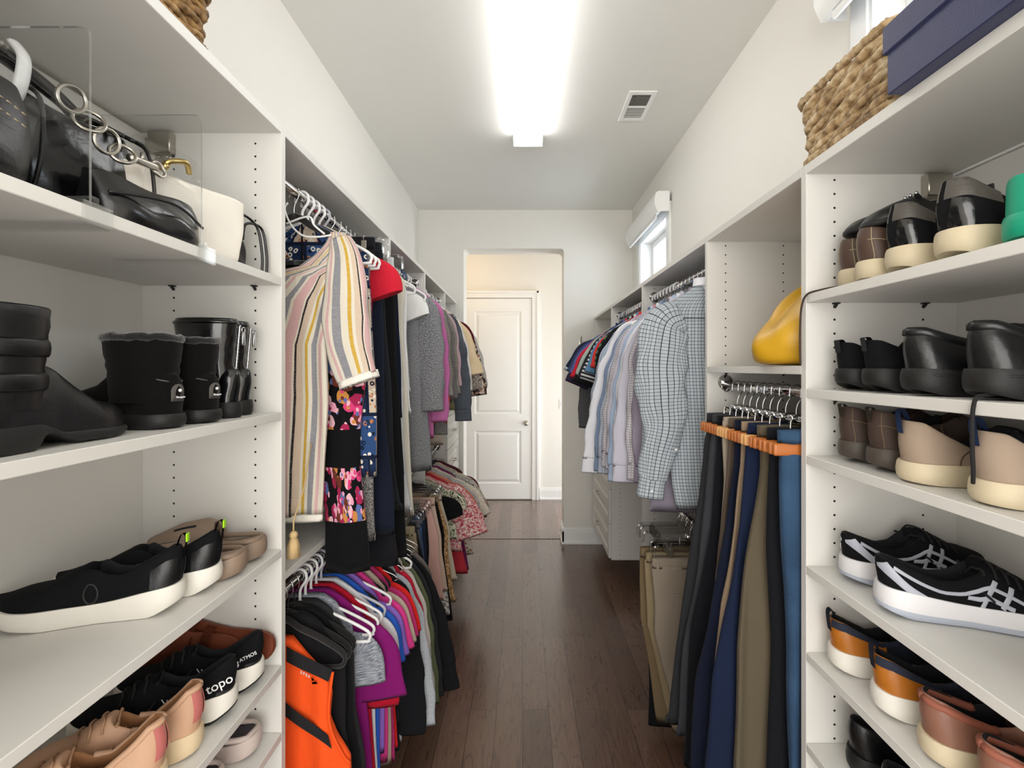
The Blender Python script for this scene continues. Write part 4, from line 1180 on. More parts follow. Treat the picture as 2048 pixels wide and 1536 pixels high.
# chain-strap bag
t = thing('handbag', 'black leather handbag with silver chain and long rolled handle', 'handbag', (-.79, .785, S1), R(84))
bag_body('bag_body', BAGL, t, .25, .16, .20, top=.7, puff=.2, sq=.6)
tube('handle', smooth_path([(-.20, .02, .19), (-.26, .02, .262), (-.16, .02, .285), (-.02, .02, .262), (.06, .02, .235), (.10, .02, .20)], 8), .0115, BAGL, t)
tube('shoulder_strap', smooth_path([(-.24, -.03, .225), (-.16, -.04, .232), (-.08, -.05, .215), (-.02, -.075, .18)], 8), .007, BAGL, t, flat=.5)
bm = bmesh.new()
bmesh.ops.create_uvsphere(bm, u_segments=12, v_segments=8, radius=.012, matrix=Matrix.Translation((-.14, -.035, .25)))
bmesh.ops.create_uvsphere(bm, u_segments=12, v_segments=8, radius=.01, matrix=Matrix.Translation((-.118, -.038, .243)))
obj('strap_stud', bm, NICKEL, t)
DX, DZ_ = -.005, .03
link_c = [(-.02 + DX, -.088, .165 + DZ_), (0.0 + DX, -.096, .14 + DZ_), (.022 + DX, -.104, .118 + DZ_), (.048 + DX, -.106, .108 + DZ_)]
for i, c in enumerate(link_c):
    bm = bmesh.new()
    link_ring(bm, Vector(c), .019 if i < 3 else .017, .0032, Matrix.Rotation(R(-40), 4, 'Y') @ Matrix.Rotation(R(90 if i % 2 == 0 else 55), 4, 'X'), 1.25)
    obj('chain_link', bm, NICKEL, t)
bm = bmesh.new(); add_tube(bm, smooth_path([(.06 + DX, -.106, .108 + DZ_), (.085 + DX, -.106, .11 + DZ_), (.115 + DX, -.104, .113 + DZ_)], 4), .0068, 10); add_tube(bm, [(.085 + DX, -.106, .11 + DZ_), (.085 + DX, -.106, .126 + DZ_)], .003, 8); link_ring(bm, Vector((.125 + DX, -.10, .114 + DZ_)), .014, .003, Matrix.Rotation(R(75), 4, 'X')); obj('clasp', bm, NICKEL, t)
for sx in (-1, 1):
    tube('piping', smooth_path([(.10 * sx + .02, -.084, .02), (.095 * sx + .02, -.097, .09), (.09 * sx + .02, -.088, .17), (.09 * sx + .02, -.05, .197)], 6), .0032, BAGM, t)
bm = bmesh.new()
for q in range(3): add_tube(bm, smooth_path([(.02 + .03 * q, -.02, .205), (.05 + .03 * q, -.04, .203), (.075 + .02 * q, -.075, .185)], 5), .004, 6)
obj('gather', bm, BAGM, t)
# slouchy pouch in front of the chain bag
t = thing('handbag', 'slouchy black leather pouch below the silver chain', 'handbag', (-.668, .845, S1), R(82))
bag_body('bag_body', BAGL, t, .20, .10, .088, top=.35, puff=.4, sq=.7, sag=.0)
tube('seam', smooth_path([(-.092, -.035, .05), (0, -.060, .06), (.092, -.035, .045)], 8), .0025, BAGM, t)
# cream tote
t = thing('handbag', 'cream leather tote with gold clasp beside the black bags', 'handbag', (-.70, .985, S1), R(70))
bag_body('bag_body', WBAG, t, .215, .085, .155, top=.6, puff=.03, sq=.16, sag=.0, top_L=1.2)
bm = bmesh.new(); add_tube(bm, smooth_path([(-.06, -.03, .155), (-.055, -.047, .168), (-.025, -.048, .178), (-.005, -.03, .168)], 6), .0055, 10); bmesh.ops.create_uvsphere(bm, u_segments=10, v_segments=6, radius=.007, matrix=Matrix.Translation((-.06, -.044, .158))); obj('clasp', bm, GOLD, t)
# small black bag with loose strap
t = thing('handbag', 'small black bag with thin looping strap against the shelf panel', 'handbag', (-.70, 1.11, S1), R(80))
bag_body('bag_body', BAGM, t, .13, .06, .085, top=.5, puff=.2)
for dx in (0, .016): tube('strap', smooth_path([(.02 + dx, -.03, .08), (.0 + dx, -.055, .125 - dx), (.045 + dx, -.06, .11), (.06 + dx, -.062, .05), (.062 + dx, -.06, .004)], 7), .0032, BLKS, t)
# acrylic shelf dividers clipped to the bag shelf
def divider(label, y, h):
    t = thing('shelf_divider', label, 'shelf divider', (-.60, y, LS[0]), 0, 'clear acrylic shelf dividers')
    bm = bmesh.new(); d = .31; rr = .012
    outl = [(-.005, .002), (-.005, h - rr)] + [(-.005 - rr + rr * math.cos(R(a)), h - rr + rr * math.sin(R(a))) for a in (30, 60)] + [(-.005 - rr, h), (-d, h), (-d, .002)]
    A = [bm.verts.new((x, -.002, z)) for x, z in outl]; B = [bm.verts.new((x, .002, z)) for x, z in outl]
    bm.faces.new(A); bm.faces.new(B[::-1])
    obj('divider_sheet', bm, ACR, t, smooth=False)
    bm = bmesh.new(); ring_faces(bm, [[bm.verts.new((x, -.002, z)) for x, z in outl], [bm.verts.new((x, .002, z)) for x, z in outl]])
    obj('sheet_edge', bm, ACRE, t, smooth=False)
    bm = bmesh.new(); add_box(bm, -.05, .004, -.02, .028, .001, .005, .001); add_box(bm, .0005, .0045, -.02, .028, -.026, .005, .001); add_box(bm, -.16, .004, -.016, .024, -.0275, -.0235, .0015); add_box(bm, -.045, .003, -.006, .006, .005, .014, .001)
    obj('clip_base', bm, ACR, t, auto=40)
    return t
divider('clear acrylic shelf divider between the stitched bag and the chain bag', .672, .252)
divider('clear acrylic shelf divider in front of the cream tote', .905, .252)
divider_fix = None

# yellow leather bucket bag on the right
YEL = mat('mustard_leather', '#c99a1c', .42, bump=.35, bscale=35)
t = thing('handbag', 'mustard yellow leather bag slumped on the shelf above the trousers', 'handbag', (.79, 1.272, 1.607), R(20))
bm = bmesh.new(); rings = []; NP = 48
for i in range(19):
    f = i / 18; z = .21 * f
    rr = .128 * (1 - .72 * f ** 3) * (1 + .12 * math.sin(PI * min(1, f * 1.6)))
    if i == 0: rr *= .9
    r = []
    for j in range(NP):
        a = 2 * PI * j / NP
        fold = 1 + .15 * f * math.sin(5 * a + 2.2 * f) + .08 * math.sin(3 * a - 5 * f) + .07 * f * math.sin(11 * a + 6 * f)
        r.append(bm.verts.new((1.25 * rr * fold * math.cos(a), rr * fold * math.sin(a), z + .012 * f * math.sin(4 * a))))
    rings.append(r)
ring_faces(bm, rings); bm.faces.new(rings[0]); bm.faces.new(rings[-1][::-1])
o = obj('bag_body', bm, YEL, t); o.modifiers.new('s', 'SUBSURF').render_levels = 1
tube('tie', smooth_path([(.05, .0, .21), (.0, -.05, .21), (-.05, -.01, .212), (.0, .05, .214), (.05, .0, .21)], 6), .005, YEL, t)
tube('bag_strap', smooth_path([(.03, -.03, .20), (-.02, -.09, .17), (-.01, -.125, .09), (.03, -.13, .02), (.09, -.12, .006)], 8), .006, YEL, t, flat=.5)

# woven baskets
def wicker(name, cols):
    m = bpy.data.materials.new(name); m.use_nodes = True
    n = N(m)
    a = n.noise(n.coord('Object', (1, 1, 1)), 55, 3); b = n.noise(n.coord('Object'), 9, 2)
    c = n.ramp(n.math('ADD', n.math('MULTIPLY', a.outputs[0], .6), n.math('MULTIPLY', b.outputs[0], .4)), [(.36, lin(cols[0])), (.5, lin(cols[1])), (.64, lin(cols[2]))])
    n.link(c, n.b.inputs['Base Color']); n.b.inputs['Roughness'].default_value = .6
    n.bump(n.noise(n.coord('Object'), 260, 2).outputs[0], .5, .002)
    return m
WICK = wicker('water_hyacinth', ('#7a6043', '#b5986f', '#dcc9a6'))
WICK2 = wicker('brown_wicker', ('#5d3f22', '#94703f', '#bd9a68'))
def basket(label, x0, x1, y0, y1, z, h, m, rows=9, flare=.02, r=.0085):
    t = thing('wicker_basket', label, 'basket', ((x0 + x1) / 2, (y0 + y1) / 2, z))
    W, D = (x1 - x0) / 2 - .011 - flare, (y1 - y0) / 2 - .011 - flare
    def outline(f, off, n=0):
        e = flare * f + off; w, d = W + e, D + e; rr = .03
        out = []
        for cx, cy, a0 in ((w - rr, d - rr, 0), (-w + rr, d - rr, 90), (-w + rr, -d + rr, 180), (w - rr, -d + rr, 270)):
            for a in (0, 22, 45, 68, 90): out.append(Vector((cx + rr * math.cos(R(a0 + a)), cy + rr * math.sin(R(a0 + a)), 0)))
        out.append(out[0])
        # resample
        seg = [(b - a).length for a, b in zip(out, out[1:])]; tot = sum(seg); N_ = int(tot / .0075); res = []; i = 0; acc = 0
        for k in range(N_):
            s = tot * k / N_
            while acc + seg[i] < s: acc += seg[i]; i += 1
            res.append(out[i].lerp(out[i + 1], (s - acc) / seg[i]))
        return res, tot
    bm = bmesh.new()
    for k in range(rows):
        f = (k + .5) / rows
        base, tot = outline(f, 0); ns = round(tot / .17); 
        for strand in (0, 1):
            pts = []
            for i, p in enumerate(base):
                ph = 2 * PI * ns * i / len(base) + strand * PI + (k % 2) * PI / 2
                nrm = Vector((p.x, p.y, 0)); nrm = Vector((p.x / W if abs(p.x / W) > abs(p.y / D) else 0, p.y / D if abs(p.y / D) >= abs(p.x / W) else 0, 0)).normalized()
                q = p + nrm * (.006 * math.cos(ph)); q.z = .016 + (h - .032) * f + (h / rows * .26) * math.sin(ph) + .0015 * math.sin(i * 1.7 + k)
                pts.append(q)
            add_tube(bm, pts, r * (.85 + .2 * rnd.random()), 6, closed=True)
    obj('weave', bm, m, t)
    for zc, f in ((.008, 0), (h - .008, 1)):
        bm = bmesh.new()
        base, tot = outline(f, .003); ns = round(tot / .022)
        for strand in (0, 1):
            pts = []
            for i, p in enumerate(base):
                ph = 2 * PI * ns * i / len(base) + strand * PI
                q = p * (1.045 + .006 * math.cos(ph)); q.z = zc + .0045 * math.sin(ph); pts.append(q)
            add_tube(bm, pts, .0068, 6, closed=True)
        obj('braided_rim', bm, m, t)
    bm = bmesh.new()
    base, tot = outline(0, -.004)
    add_box(bm, -W + .004, W - .004, -D + .004, D - .004, .004, .010)
    obj('basket_base', bm, m, t, smooth=False)
    bm = bmesh.new(); b0, _ = outline(0, -.007); b1, _ = outline(1, -.007)
    n_ = min(len(b0), len(b1))
    A = [bm.verts.new((b0[int(i * len(b0) / n_)].x, b0[int(i * len(b0) / n_)].y, .008)) for i in range(n_)]; B = [bm.verts.new((b1[int(i * len(b1) / n_)].x, b1[int(i * len(b1) / n_)].y, h - .012)) for i in range(n_)]
    ring_faces(bm, [A, B]); obj('basket_lining', bm, mat('basket_inner', '#4a3823', .9), t)
    return t
basket('large pale woven basket on top of the right shoe shelves', .648, .985, .842, 1.144, RTOP, .158, WICK, rows=6, flare=.008, r=.0095)
basket('brown woven basket on top of the left shelving unit', -.93, -.592, .60, .975, LTOP, .24, WICK2, rows=10, flare=.022, r=.0075)
# navy lidded box
NAVY = mat('navy_linen_paper', '#252a52', .5, sheen=.1, bump=.25, bscale=420)
t = thing('storage_box', 'navy blue lidded box overhanging the top right shelf edge', 'box', (.79, .66, RTOP))
box('box_body', -.165, .165, -.165, .163, .0, .10, NAVY, t, .0015)
bm = bmesh.new(); add_box(bm, -.170, .170, -.170, .168, .070, .118, .002)
obj('box_lid', bm, NAVY, t, smooth=False)
# ---------------------------------------------------------------- garments and hangers
class Rail:
    def __init__(s, side, x, z): s.dir = 1 if side == 'L' else -1; s.x, s.z = x, z
LU, LL = Rail('L', LRX, LRZ), Rail('L', LRX, LRZ2)
RU, RP, RL = Rail('R', RRX, RRZ), Rail('R', RRX, PRZ), Rail('R', RRX, RRZ2)
VELVET = mat('black_velvet', '#0e0d0e', .9, sheen=.3)
WPLAS = mat('white_hanger_plastic', '#e9e9e9', .3)
GPLAS = mat('grey_hanger_plastic', '#b9bcc4', .4)
WOOD = mat('honey_wood', '#b5672a', .4, coat=.3, bump=.1, bscale=60)
WOODL = mat('pale_wood', '#d9a367', .45, bump=.1, bscale=60)
CLEARP = clear('clear_hanger_plastic', (.93, .94, .95, 1), .25)
BLUEP = mat('blue_hanger_plastic', '#31507a', .35)

def tab_rows(rows, n):
    """resample rows (z, x0, x1, thick) with rounded transitions"""
    out = []; z0, z1 = rows[0][0], rows[-1][0]
    P = [Vector((r[1], r[2], r[3])) for r in rows]; Z = [r[0] for r in rows]
    for i in range(n + 1):
        f = i / n; f = f ** 1.25
        z = z0 + (z1 - z0) * f
        k = 0
        while k < len(Z) - 2 and z < Z[k + 1]: k += 1
        t = (z - Z[k]) / (Z[k + 1] - Z[k]) if Z[k + 1] != Z[k] else 0
        v = P[k].lerp(P[k + 1], t); out.append((z, v.x, v.y, v.z))
    return out
def drape(name, rows, m, parent, d, fold=.008, kx=28, ph=0.0, n=26, NP=48, yaw=0.0, edge=.004, sq=.55, ycurve=None, hem=True, uvo=0.0, top=True):
    """closed cloth body hanging from rows (z, o0, o1, thickness); o runs from the wall side to the aisle side"""
    R_ = tab_rows(rows, n); bm = bmesh.new(); uvl = bm.loops.layers.uv.new('UVMap'); uvs = {}
    ztop, zbot = rows[0][0], rows[-1][0]
    wref = max(r[2] - r[1] for r in rows)
    rings = []
    for i, (z, a, b, th) in enumerate(R_):
        hw, xc = (b - a) / 2, (a + b) / 2
        A = fold * max(0, min(1, (ztop - z) / .3)) ** .8
        r = []
        for j in range(NP):
            t = 2 * PI * j / NP; c, s_ = math.cos(t), math.sin(t)
            cx = math.copysign(abs(c) ** sq, c)
            x = xc + hw * cx + edge * math.sin(11 * z + ph * 3) * cx
            wv = math.sin(kx * x + ph + 1.5 * z) + .45 * math.sin(2.3 * kx * x + 1.7 * ph + 2.5 * z)
            y = th / 2 * math.copysign(abs(s_) ** .6, s_) * (1 + .18 * math.sin(kx * 1.4 * x + ph)) + A * wv + yaw * (x - xc)
            if ycurve: y += ycurve(x, z)
            v = bm.verts.new((d * x, y, z)); uvs[v] = (cx * wref / 2 + (wref if s_ < 0 else 0) + uvo, z); r.append(v)
        rings.append(r)
    ring_faces(bm, rings)
    if hem:   # turn the lower edge inwards
        last = rings[-1]; inn = []
        for v in last:
            w = bm.verts.new((v.co.x, v.co.y * .55, v.co.z + .02)); uvs[w] = uvs[v]; inn.append(w)
        ring_faces(bm, [last, inn]); bm.faces.new(inn)
    if top: bm.faces.new(rings[0][::-1])
    for f in bm.faces:
        for l in f.loops: l[uvl].uv = uvs.get(l.vert, (0, 0))
    return obj(name, bm, m, parent)
def sleeve(name, path, m, parent, d, NP=20, wr=.05, seg=7, close=False, ph=0.0, uvo=.0, us=1.0):
    """path rows (o, y, z, rx, ry)"""
    P = [Vector((p[0], p[1], p[2])) for p in path]
    pts = smooth_path(P, seg); nn = len(pts); bm = bmesh.new(); uvl = bm.loops.layers.uv.new('UVMap'); uvs = {}
    rings = []; ln = 0; prev = None
    for i, p in enumerate(pts):
        q = i / (nn - 1) * (len(path) - 1); k = min(int(q), len(path) - 2); t = q - k
        rx = path[k][3] + (path[k + 1][3] - path[k][3]) * t; ry = path[k][4] + (path[k + 1][4] - path[k][4]) * t
        tg = pts[min(i + 1, nn - 1)] - pts[max(i - 1, 0)]; tg.normalize()
        nrm = Vector((tg.z, 0, -tg.x)); nrm.normalize(); bi = tg.cross(nrm)
        if prev is not None: ln += (p - prev).length
        prev = p
        r = []
        for j in range(NP):
            a = 2 * PI * j / NP
            w = 1 + wr * math.sin(3 * a + 40 * ln + ph) + wr * .6 * math.sin(5 * a - 23 * ln + ph * 2)
            c = p + nrm * (rx * math.copysign(abs(math.cos(a)) ** .75, math.cos(a)) * w) + bi * (ry * math.copysign(abs(math.sin(a)) ** .75, math.sin(a)) * w)
            v = bm.verts.new((d * c.x, c.y, c.z)); uvs[v] = (a / (2 * PI) * us * 2 * (path[-1][3] + path[0][3]) + uvo, -ln); r.append(v)
        rings.append(r)
    inner = []
    tg = (pts[-1] - pts[-2]).normalized()
    for v in rings[-1]:
        c = pts[-1]; cw = Vector((d * c.x, c.y, c.z)); w = bm.verts.new(cw + (v.co - cw) * .8 - Vector((d * tg.x, tg.y, tg.z)) * .03); uvs[w] = uvs[v]; inner.append(w)
    ring_faces(bm, rings + [inner]); bm.faces.new(inner); bm.faces.new(rings[0][::-1])
    for f in bm.faces:
        lo = [uvs.get(l.vert, (0, 0)) for l in f.loops]; mx = max(u for u, v in lo)
        for l, (u, v) in zip(f.loops, lo):
            if mx - u > .6 * us * 2 * (path[-1][3] + path[0][3]): u += us * 2 * (path[-1][3] + path[0][3])
            l[uvl].uv = (u, v)
    return obj(name, bm, m, parent)

# ---- hangers: one prototype of each kind, copied for the rest
HANG = {}
def hook_pts(r=.0175, neck=-.078):
    return smooth_path([(-r, 0, -.016), (-r, 0, -.002)] + arc((0, 0, -.0), r, 160, 0, 8) + [(r * .96, 0, -.014), (r * .3, 0, -.032), (0, 0, -.048), (0, 0, neck)], 3)
def make_hanger(kind, t):
    if kind in ('white', 'grey', 'blue'):
        m = {'white': WPLAS, 'grey': GPLAS, 'blue': BLUEP}[kind]
        bm = bmesh.new(); add_tube(bm, hook_pts(.019), .0042, 8); obj('hook', bm, m, t)
        bm = bmesh.new()
        half = [(0, 0, -.075), (.04, 0, -.088), (.12, 0, -.122), (.185, 0, -.155), (.207, 0, -.172), (.205, 0, -.188), (.185, 0, -.196), (0, 0, -.197)]
        add_tube(bm, smooth_path(half, 4), .0046, 8); add_tube(bm, smooth_path([(-x, y, z) for x, y, z in half], 4), .0046, 8)
        obj('hanger_frame', bm, m, t)
    elif kind == 'wire':
        bm = bmesh.new(); add_tube(bm, hook_pts(.0165, -.07), .0016, 6)
        half = [(0, 0, -.07), (.03, 0, -.088), (.18, 0, -.155), (.2, 0, -.17), (.18, 0, -.178), (0, 0, -.18)]
        obj('hook', bm, CHROME, t); bm = bmesh.new(); add_tube(bm, half, .0016, 6); add_tube(bm, [(-x, y, z) for x, y, z in half], .0016, 6); obj('hanger_frame', bm, CHROME, t)
    elif kind == 'velvet':
        bm = bmesh.new(); add_tube(bm, hook_pts(.0165, -.066), .0018, 7); obj('hook', bm, CHROME, t)
        bm = bmesh.new()
        half = [(0, 0, -.07), (.025, 0, -.078), (.06, 0, -.098), (.12, 0, -.122), (.19, 0, -.158), (.208, 0, -.18), (.198, 0, -.2), (.16, 0, -.204), (0, 0, -.204)]
        for sg in (1, -1):
            add_tube(bm, smooth_path([(sg * x, y, z) for x, y, z in half], 4), [.0105 if q < 20 else .0065 for q in range(33)], 8, flat=.28, up=(0, 1, 0))
        add_tube(bm, [(0, 0, -.062), (0, 0, -.085)], [.004, .012], 8)
        obj('hanger_body', bm, VELVET, t)
    elif kind in ('clamp', 'pale'):
        w = WOOD if kind == 'clamp' else WOODL
        bm = bmesh.new(); add_tube(bm, hook_pts(.0175, -.062), .002, 7); obj('hook', bm, CHROME, t)
        bm = bmesh.new(); add_box(bm, -.02, .02, -.013, .013, -.085, -.06, .004)
        for sx in (-1, 1): add_tube(bm, smooth_path([(sx * .02, 0, -.075), (sx * .045, -.008, -.07), (sx * .05, -.012, -.105), (sx * .05, -.012, -.14)], 4), .0022, 6)
        obj('clamp_hardware', bm, CHROME, t)
        for s_ in (-1, 1):
            bm = bmesh.new(); add_box(bm, -.118, .118, s_ * .0105 - .0055, s_ * .0105 + .0055, -.148, -.118, .005, 2); obj('wooden_jaw', bm, w, t, auto=60)
    elif kind == 'clip':
        bm = bmesh.new(); add_tube(bm, hook_pts(.0165, -.06), .002, 7); obj('hook', bm, CHROME, t)
        bm = bmesh.new(); add_box(bm, -.17, .17, -.0035, .0035, -.078, -.058, .0015); add_tube(bm, [(-.012, 0, -.06), (0, 0, -.045), (.012, 0, -.06)], .005, 7)
        for sx in (-1, 1): add_tube(bm, smooth_path([(sx * .165, 0, -.066), (sx * .18, 0, -.072), (sx * .184, 0, -.09), (sx * .184, 0, -.115)], 4), .0055, 7)
        obj('hanger_bar', bm, CLEARP, t, auto=40)
        for sx in (-.12, .12):
            bm = bmesh.new(); add_tube(bm, arc((sx, -.008, -.068), .009, 0, 360, 12, 'yz')[:-1], .0018, 6, closed=True); add_box(bm, sx - .009, sx + .009, -.014, -.009, -.112, -.074, .001); add_box(bm, sx - .009, sx + .009, .009, .013, -.112, -.074, .001)
            obj('clip', bm, NICKEL, t, auto=40)
KN = {'white': 'white plastic hanger', 'grey': 'grey plastic hanger', 'blue': 'blue plastic hanger', 'wire': 'thin wire hanger', 'velvet': 'black velvet hanger', 'clamp': 'honey wooden clamp hanger', 'pale': 'pale wooden clamp hanger', 'clip': 'clear plastic clip hanger'}
HG = {'white': 'white plastic hangers', 'grey': 'grey plastic hangers', 'blue': 'blue plastic hangers', 'wire': 'wire hangers', 'velvet': 'black velvet hangers', 'clamp': 'wooden clamp hangers', 'pale': 'pale wooden clamp hangers', 'clip': 'clear clip hangers'}
def hanger(kind, rail, Y, what, yaw=0):
    lab = KN[kind] + ' holding the ' + what
    loc = (rail.x, Y, rail.z + .0005)
    if kind in HANG: return dup(HANG[kind], loc, R(yaw), lab)
    t = thing('clothes_hanger', lab, 'hanger', loc, R(yaw), HG[kind]); make_hanger(kind, t); HANG[kind] = t
    return t
def short(label): 
    return ' '.join(label.split(' ')[:9])
def garment(name, label, cat, rail, Y, group=None, yaw=0):
    return thing(name, label, cat, (rail.x, Y, rail.z), R(yaw), group)

def shirt(rail, Y, label, m, hk='velvet', hw=.195, hem=.70, sl='short', out=.05, slen=None, neck=-.072, drop=.085, th=.024, flare=.02, fold=.005, name='shirt', cat='shirt', group=None, what=None, collar=None, cuff=None, rx=None, wide=.06, ph=None, x0=None, neckw=.06, hemm=None, yaw=0, slm=None, bx=None):
    """top on a hanger: neck slopes to the shoulders, body hangs, aisle-side sleeve falls over the shelf edge"""
    d = rail.dir; ph = Y * 9 if ph is None else ph
    t = garment(name, label, cat, rail, Y, group, yaw)
    if hk: hanger(hk, rail, Y, what or short(label), yaw)
    a0 = -hw if x0 is None else x0
    rows = [(neck, -neckw, neckw, .03), (neck - .02, -neckw - .035, neckw + .035, th * 1.05), (neck - drop * .55, -hw * .75, hw * .75, th), (neck - drop * .9, -hw * .96, hw * .95, th), (neck - drop - .03, max(a0, -hw), hw, th), (neck - drop - .2, a0, hw, th), (-hem * .75, a0, hw + flare * .6, th), (-hem, a0, hw + flare, th * 1.05)]
    drape('body', rows, m, t, d, fold=fold, ph=ph)
    zs = neck - drop
    if sl == 'short':
        L_ = slen or .2; r0 = rx or .075
        sleeve('sleeve', [(hw - .06, 0, zs - .045, r0 * .8, th * .5), (hw - .01, .002, zs - .065, r0 * .95, th * .55), (hw + out * .55, .003, zs - .5 * L_, r0, th * .6), (hw + out, 0, zs - L_, r0 * 1.05, th * .62)], slm or m, t, d, ph=ph)
    elif sl == 'long':
        L_ = slen or .58; r0 = rx or .07
        pth = [(hw - .055, 0, zs - .05, r0 * .8, th * .5), (hw - .01, .002, zs - .09, r0, th * .55), (hw + out * .4, .004, zs - .35 * L_, r0 * .95, th * .6), (hw + out * .8, .001, zs - .7 * L_, r0 * .85, th * .6), (hw + out, -.002, zs - L_, wide, th * .55)]
        sleeve('sleeve', pth, slm or m, t, d, ph=ph, wr=.07)
        if cuff:
            sleeve('cuff', [(hw + out * .98, -.002, zs - L_ + .008, wide * 1.03, th * .6), (hw + out * 1.0, -.002, zs - L_ - .025, wide * 1.03, th * .6), (hw + out * 1.01, -.002, zs - L_ - .06, wide * 1.05, th * .62)], cuff, t, d, wr=.01, seg=3)
    elif sl == 'cap':
        sleeve('sleeve', [(hw - .07, 0, zs - .03, .05, th * .5), (hw - .01, .002, zs - .05, .062, th * .6), (hw + out * .6, .003, zs - .075, .066, th * .7), (hw + out, 0, zs - .12, .06, th * .75)], slm or m, t, d, ph=ph)
    if collar:
        bm = bmesh.new(); ri = []
        for f, e in ((0, 0), (.5, .003), (1, .006), (1.0, .012), (.45, .014)):
            ri.append([bm.verts.new((d * (neckw * .95 + e) * math.cos(a), (th * .62 + e) * math.sin(a), neck - .028 + .04 * f - .012 * math.sin(a) ** 2)) for a in [2 * PI * i / 24 for i in range(24)]])
        ring_faces(bm, ri); obj('collar', bm, collar, t)
    return t
def trousers(rail, Y, label, m, hk='clip', top=-.115, L=1.0, w=(-.165, .165), wb=None, th=.03, fold=.006, name='trousers', cat='trousers', group=None, what=None, band=True, ph=None, kx=20, legs=True, bot=None, yaw=0, pocket=False, rows=None, cuffed=False):
    """hung flat: waistband on the hanger, legs below; w at the top and wb/bot lower down"""
    d = rail.dir; ph = Y * 9 if ph is None else ph
    t = garment(name, label, cat, rail, Y, group, yaw)
    if hk: hanger(hk, rail, Y, what or short(label), yaw)
    wb = wb or (w[0] - .01, w[1] + .015); bot = bot or (w[0] * .8, w[1] * .85)
    if rows is None: rows = [(top - .03, w[0], w[1], th), (top - .2, wb[0], wb[1], th), (top - .3, wb[0], wb[1], th), (top - L, bot[0], bot[1], th)]
    drape('legs', rows, m, t, d, fold=fold, ph=ph, kx=kx)
    if band: drape('waistband', [(top, w[0] - .002, w[1] + .002, th * 1.04), (top - .04, w[0] - .003, w[1] + .003, th * 1.1)], m, t, d, fold=0, n=3)
    if pocket:
        bm = bmesh.new(); xx = (w[0] + w[1]) / 2 + .03
        add_box(bm, d * xx - .06, d * xx + .06, -th / 2 - .006, -th / 2 - .001, top - .15, top - .135, .001); obj('pocket_welt', bm, m, t, smooth=False)
        bm = bmesh.new(); xl = w[1] - .02; add_box(bm, d * xl - .005, d * xl + .005, -th / 2 - .004, -th / 2 - .001, top - .045, top + .002, .001); obj('belt_loop', bm, m, t, smooth=False)
    return t
# ---------------------------------------------------------------- left side garments
P = lambda n, c, k='plain', **kw: cloth(n, k, c if isinstance(c, list) else [c], **kw)
BLKC = P('black_jersey', '#0c0c0e'); NAVC = P('navy_jersey', '#141a2a'); BLKW = P('black_wool', '#15151a', 'plain')
STRIPE = cloth('summer_stripe', 'vstripe', ['#d9d2c2', '#8a8a90', '#cfa9a8', '#2b2528', '#c8a23c', '#cdb9a4'], period=.17, wob=.006, slub=.25,
               stops=[(.12, 0), (.10, 1), (.05, 0), (.17, 2), (.03, 0), (.035, 3), (.11, 5), (.05, 0), (.05, 4), (.07, 0), (.10, 1), (.05, 0), (.065, 2)])
FRINGE = P('white_fringe', '#ece8de', bs=300, bump=.8)
FLOR = cloth('floral_bands', 'bands', ['#0b0b0d', '#d8417c', '#e7a0b8', '#5d6ea6', '#c98a45', '#a3244f', '#e9b9c4', '#6b3326'], s=30, bands=[(1.42 - LRZ, 1.625 - LRZ), (1.147 - LRZ, 1.307 - LRZ)])
PATCHW = cloth('blue_patchwork', 'patch', ['#1d2f52', '#c9b8a4', '#2d4a78', '#101d36', '#e6dfd2', '#b5754f'])
SPECK = P('grey_speckle', ['#1c1c20', '#b9b6b2'], 'print', s=260, t=.52)

# striped tunic with a wide bell sleeve (nearest on the upper rod)
Y = 1.385
t = garment('dress', 'pink, grey and mustard striped dress with fringed bell sleeve, nearest on upper left rod', 'dress', LU, Y)
hs = hanger('velvet', LU, Y + .002, 'pink grey and mustard striped dress'); hs.scale = (.83, 1, 1)
z = lambda py, yy=Y: wz(py, yy) - LRZ
o = lambda px, yy=Y: wx(px, yy) - LRX
rows = [(z(466), o(664), o(688), .022), (z(490), o(654), o(706), .026), (z(512), o(630), o(712), .028), (z(535), o(596), o(712), .03), (z(552), -.12, o(708), .032), (z(600), -.2, o(690), .034), (z(690), -.22, o(660), .03), (z(800), -.23, o(660), .03), (z(930), -.22, o(650), .03), (z(1030), -.2, o(646), .03)]
drape('body', rows, STRIPE, t, 1, fold=.010, kx=46, ph=1.0, n=44, NP=72, edge=.003)
drape('hem_fringe', [(z(1028), -.202, o(647), .034), (z(1042), -.202, o(648), .036)], FRINGE, t, 1, fold=.0, n=3, NP=72, ph=1.0)
sleeve('sleeve', [(o(682), -.008, z(480), .030, .018), (o(694), -.016, z(520), .046, .026), (o(697), -.02, z(580), .060, .028), (o(697), -.022, z(640), .067, .028), (o(704), -.024, z(700), .064, .028), (o(721), -.026, z(755), .055, .026)], STRIPE, t, 1, NP=40, wr=.03, seg=8, uvo=.03, us=2.1)
sleeve('sleeve_fringe', [(o(720), -.026, z(752), .057, .028), (o(725), -.026, z(766), .058, .029)], FRINGE, t, 1, NP=40, wr=.05, seg=3)
tube('strap', smooth_path([(o(668), -.02, z(474)), (o(640), -.022, z(478)), (o(612), -.022, z(475)), (o(590), -.022, z(455)), (o(577), -.022, z(425)), (o(582), -.02, z(410))], 6), .0028, WPLAS, t)
tube('strap', smooth_path([(o(655), -.02, z(472)), (o(635), -.022, z(455)), (o(628), -.022, z(440)), (o(612), -.022, z(440)), (o(580), -.022, z(452))], 6), .0028, WPLAS, t)
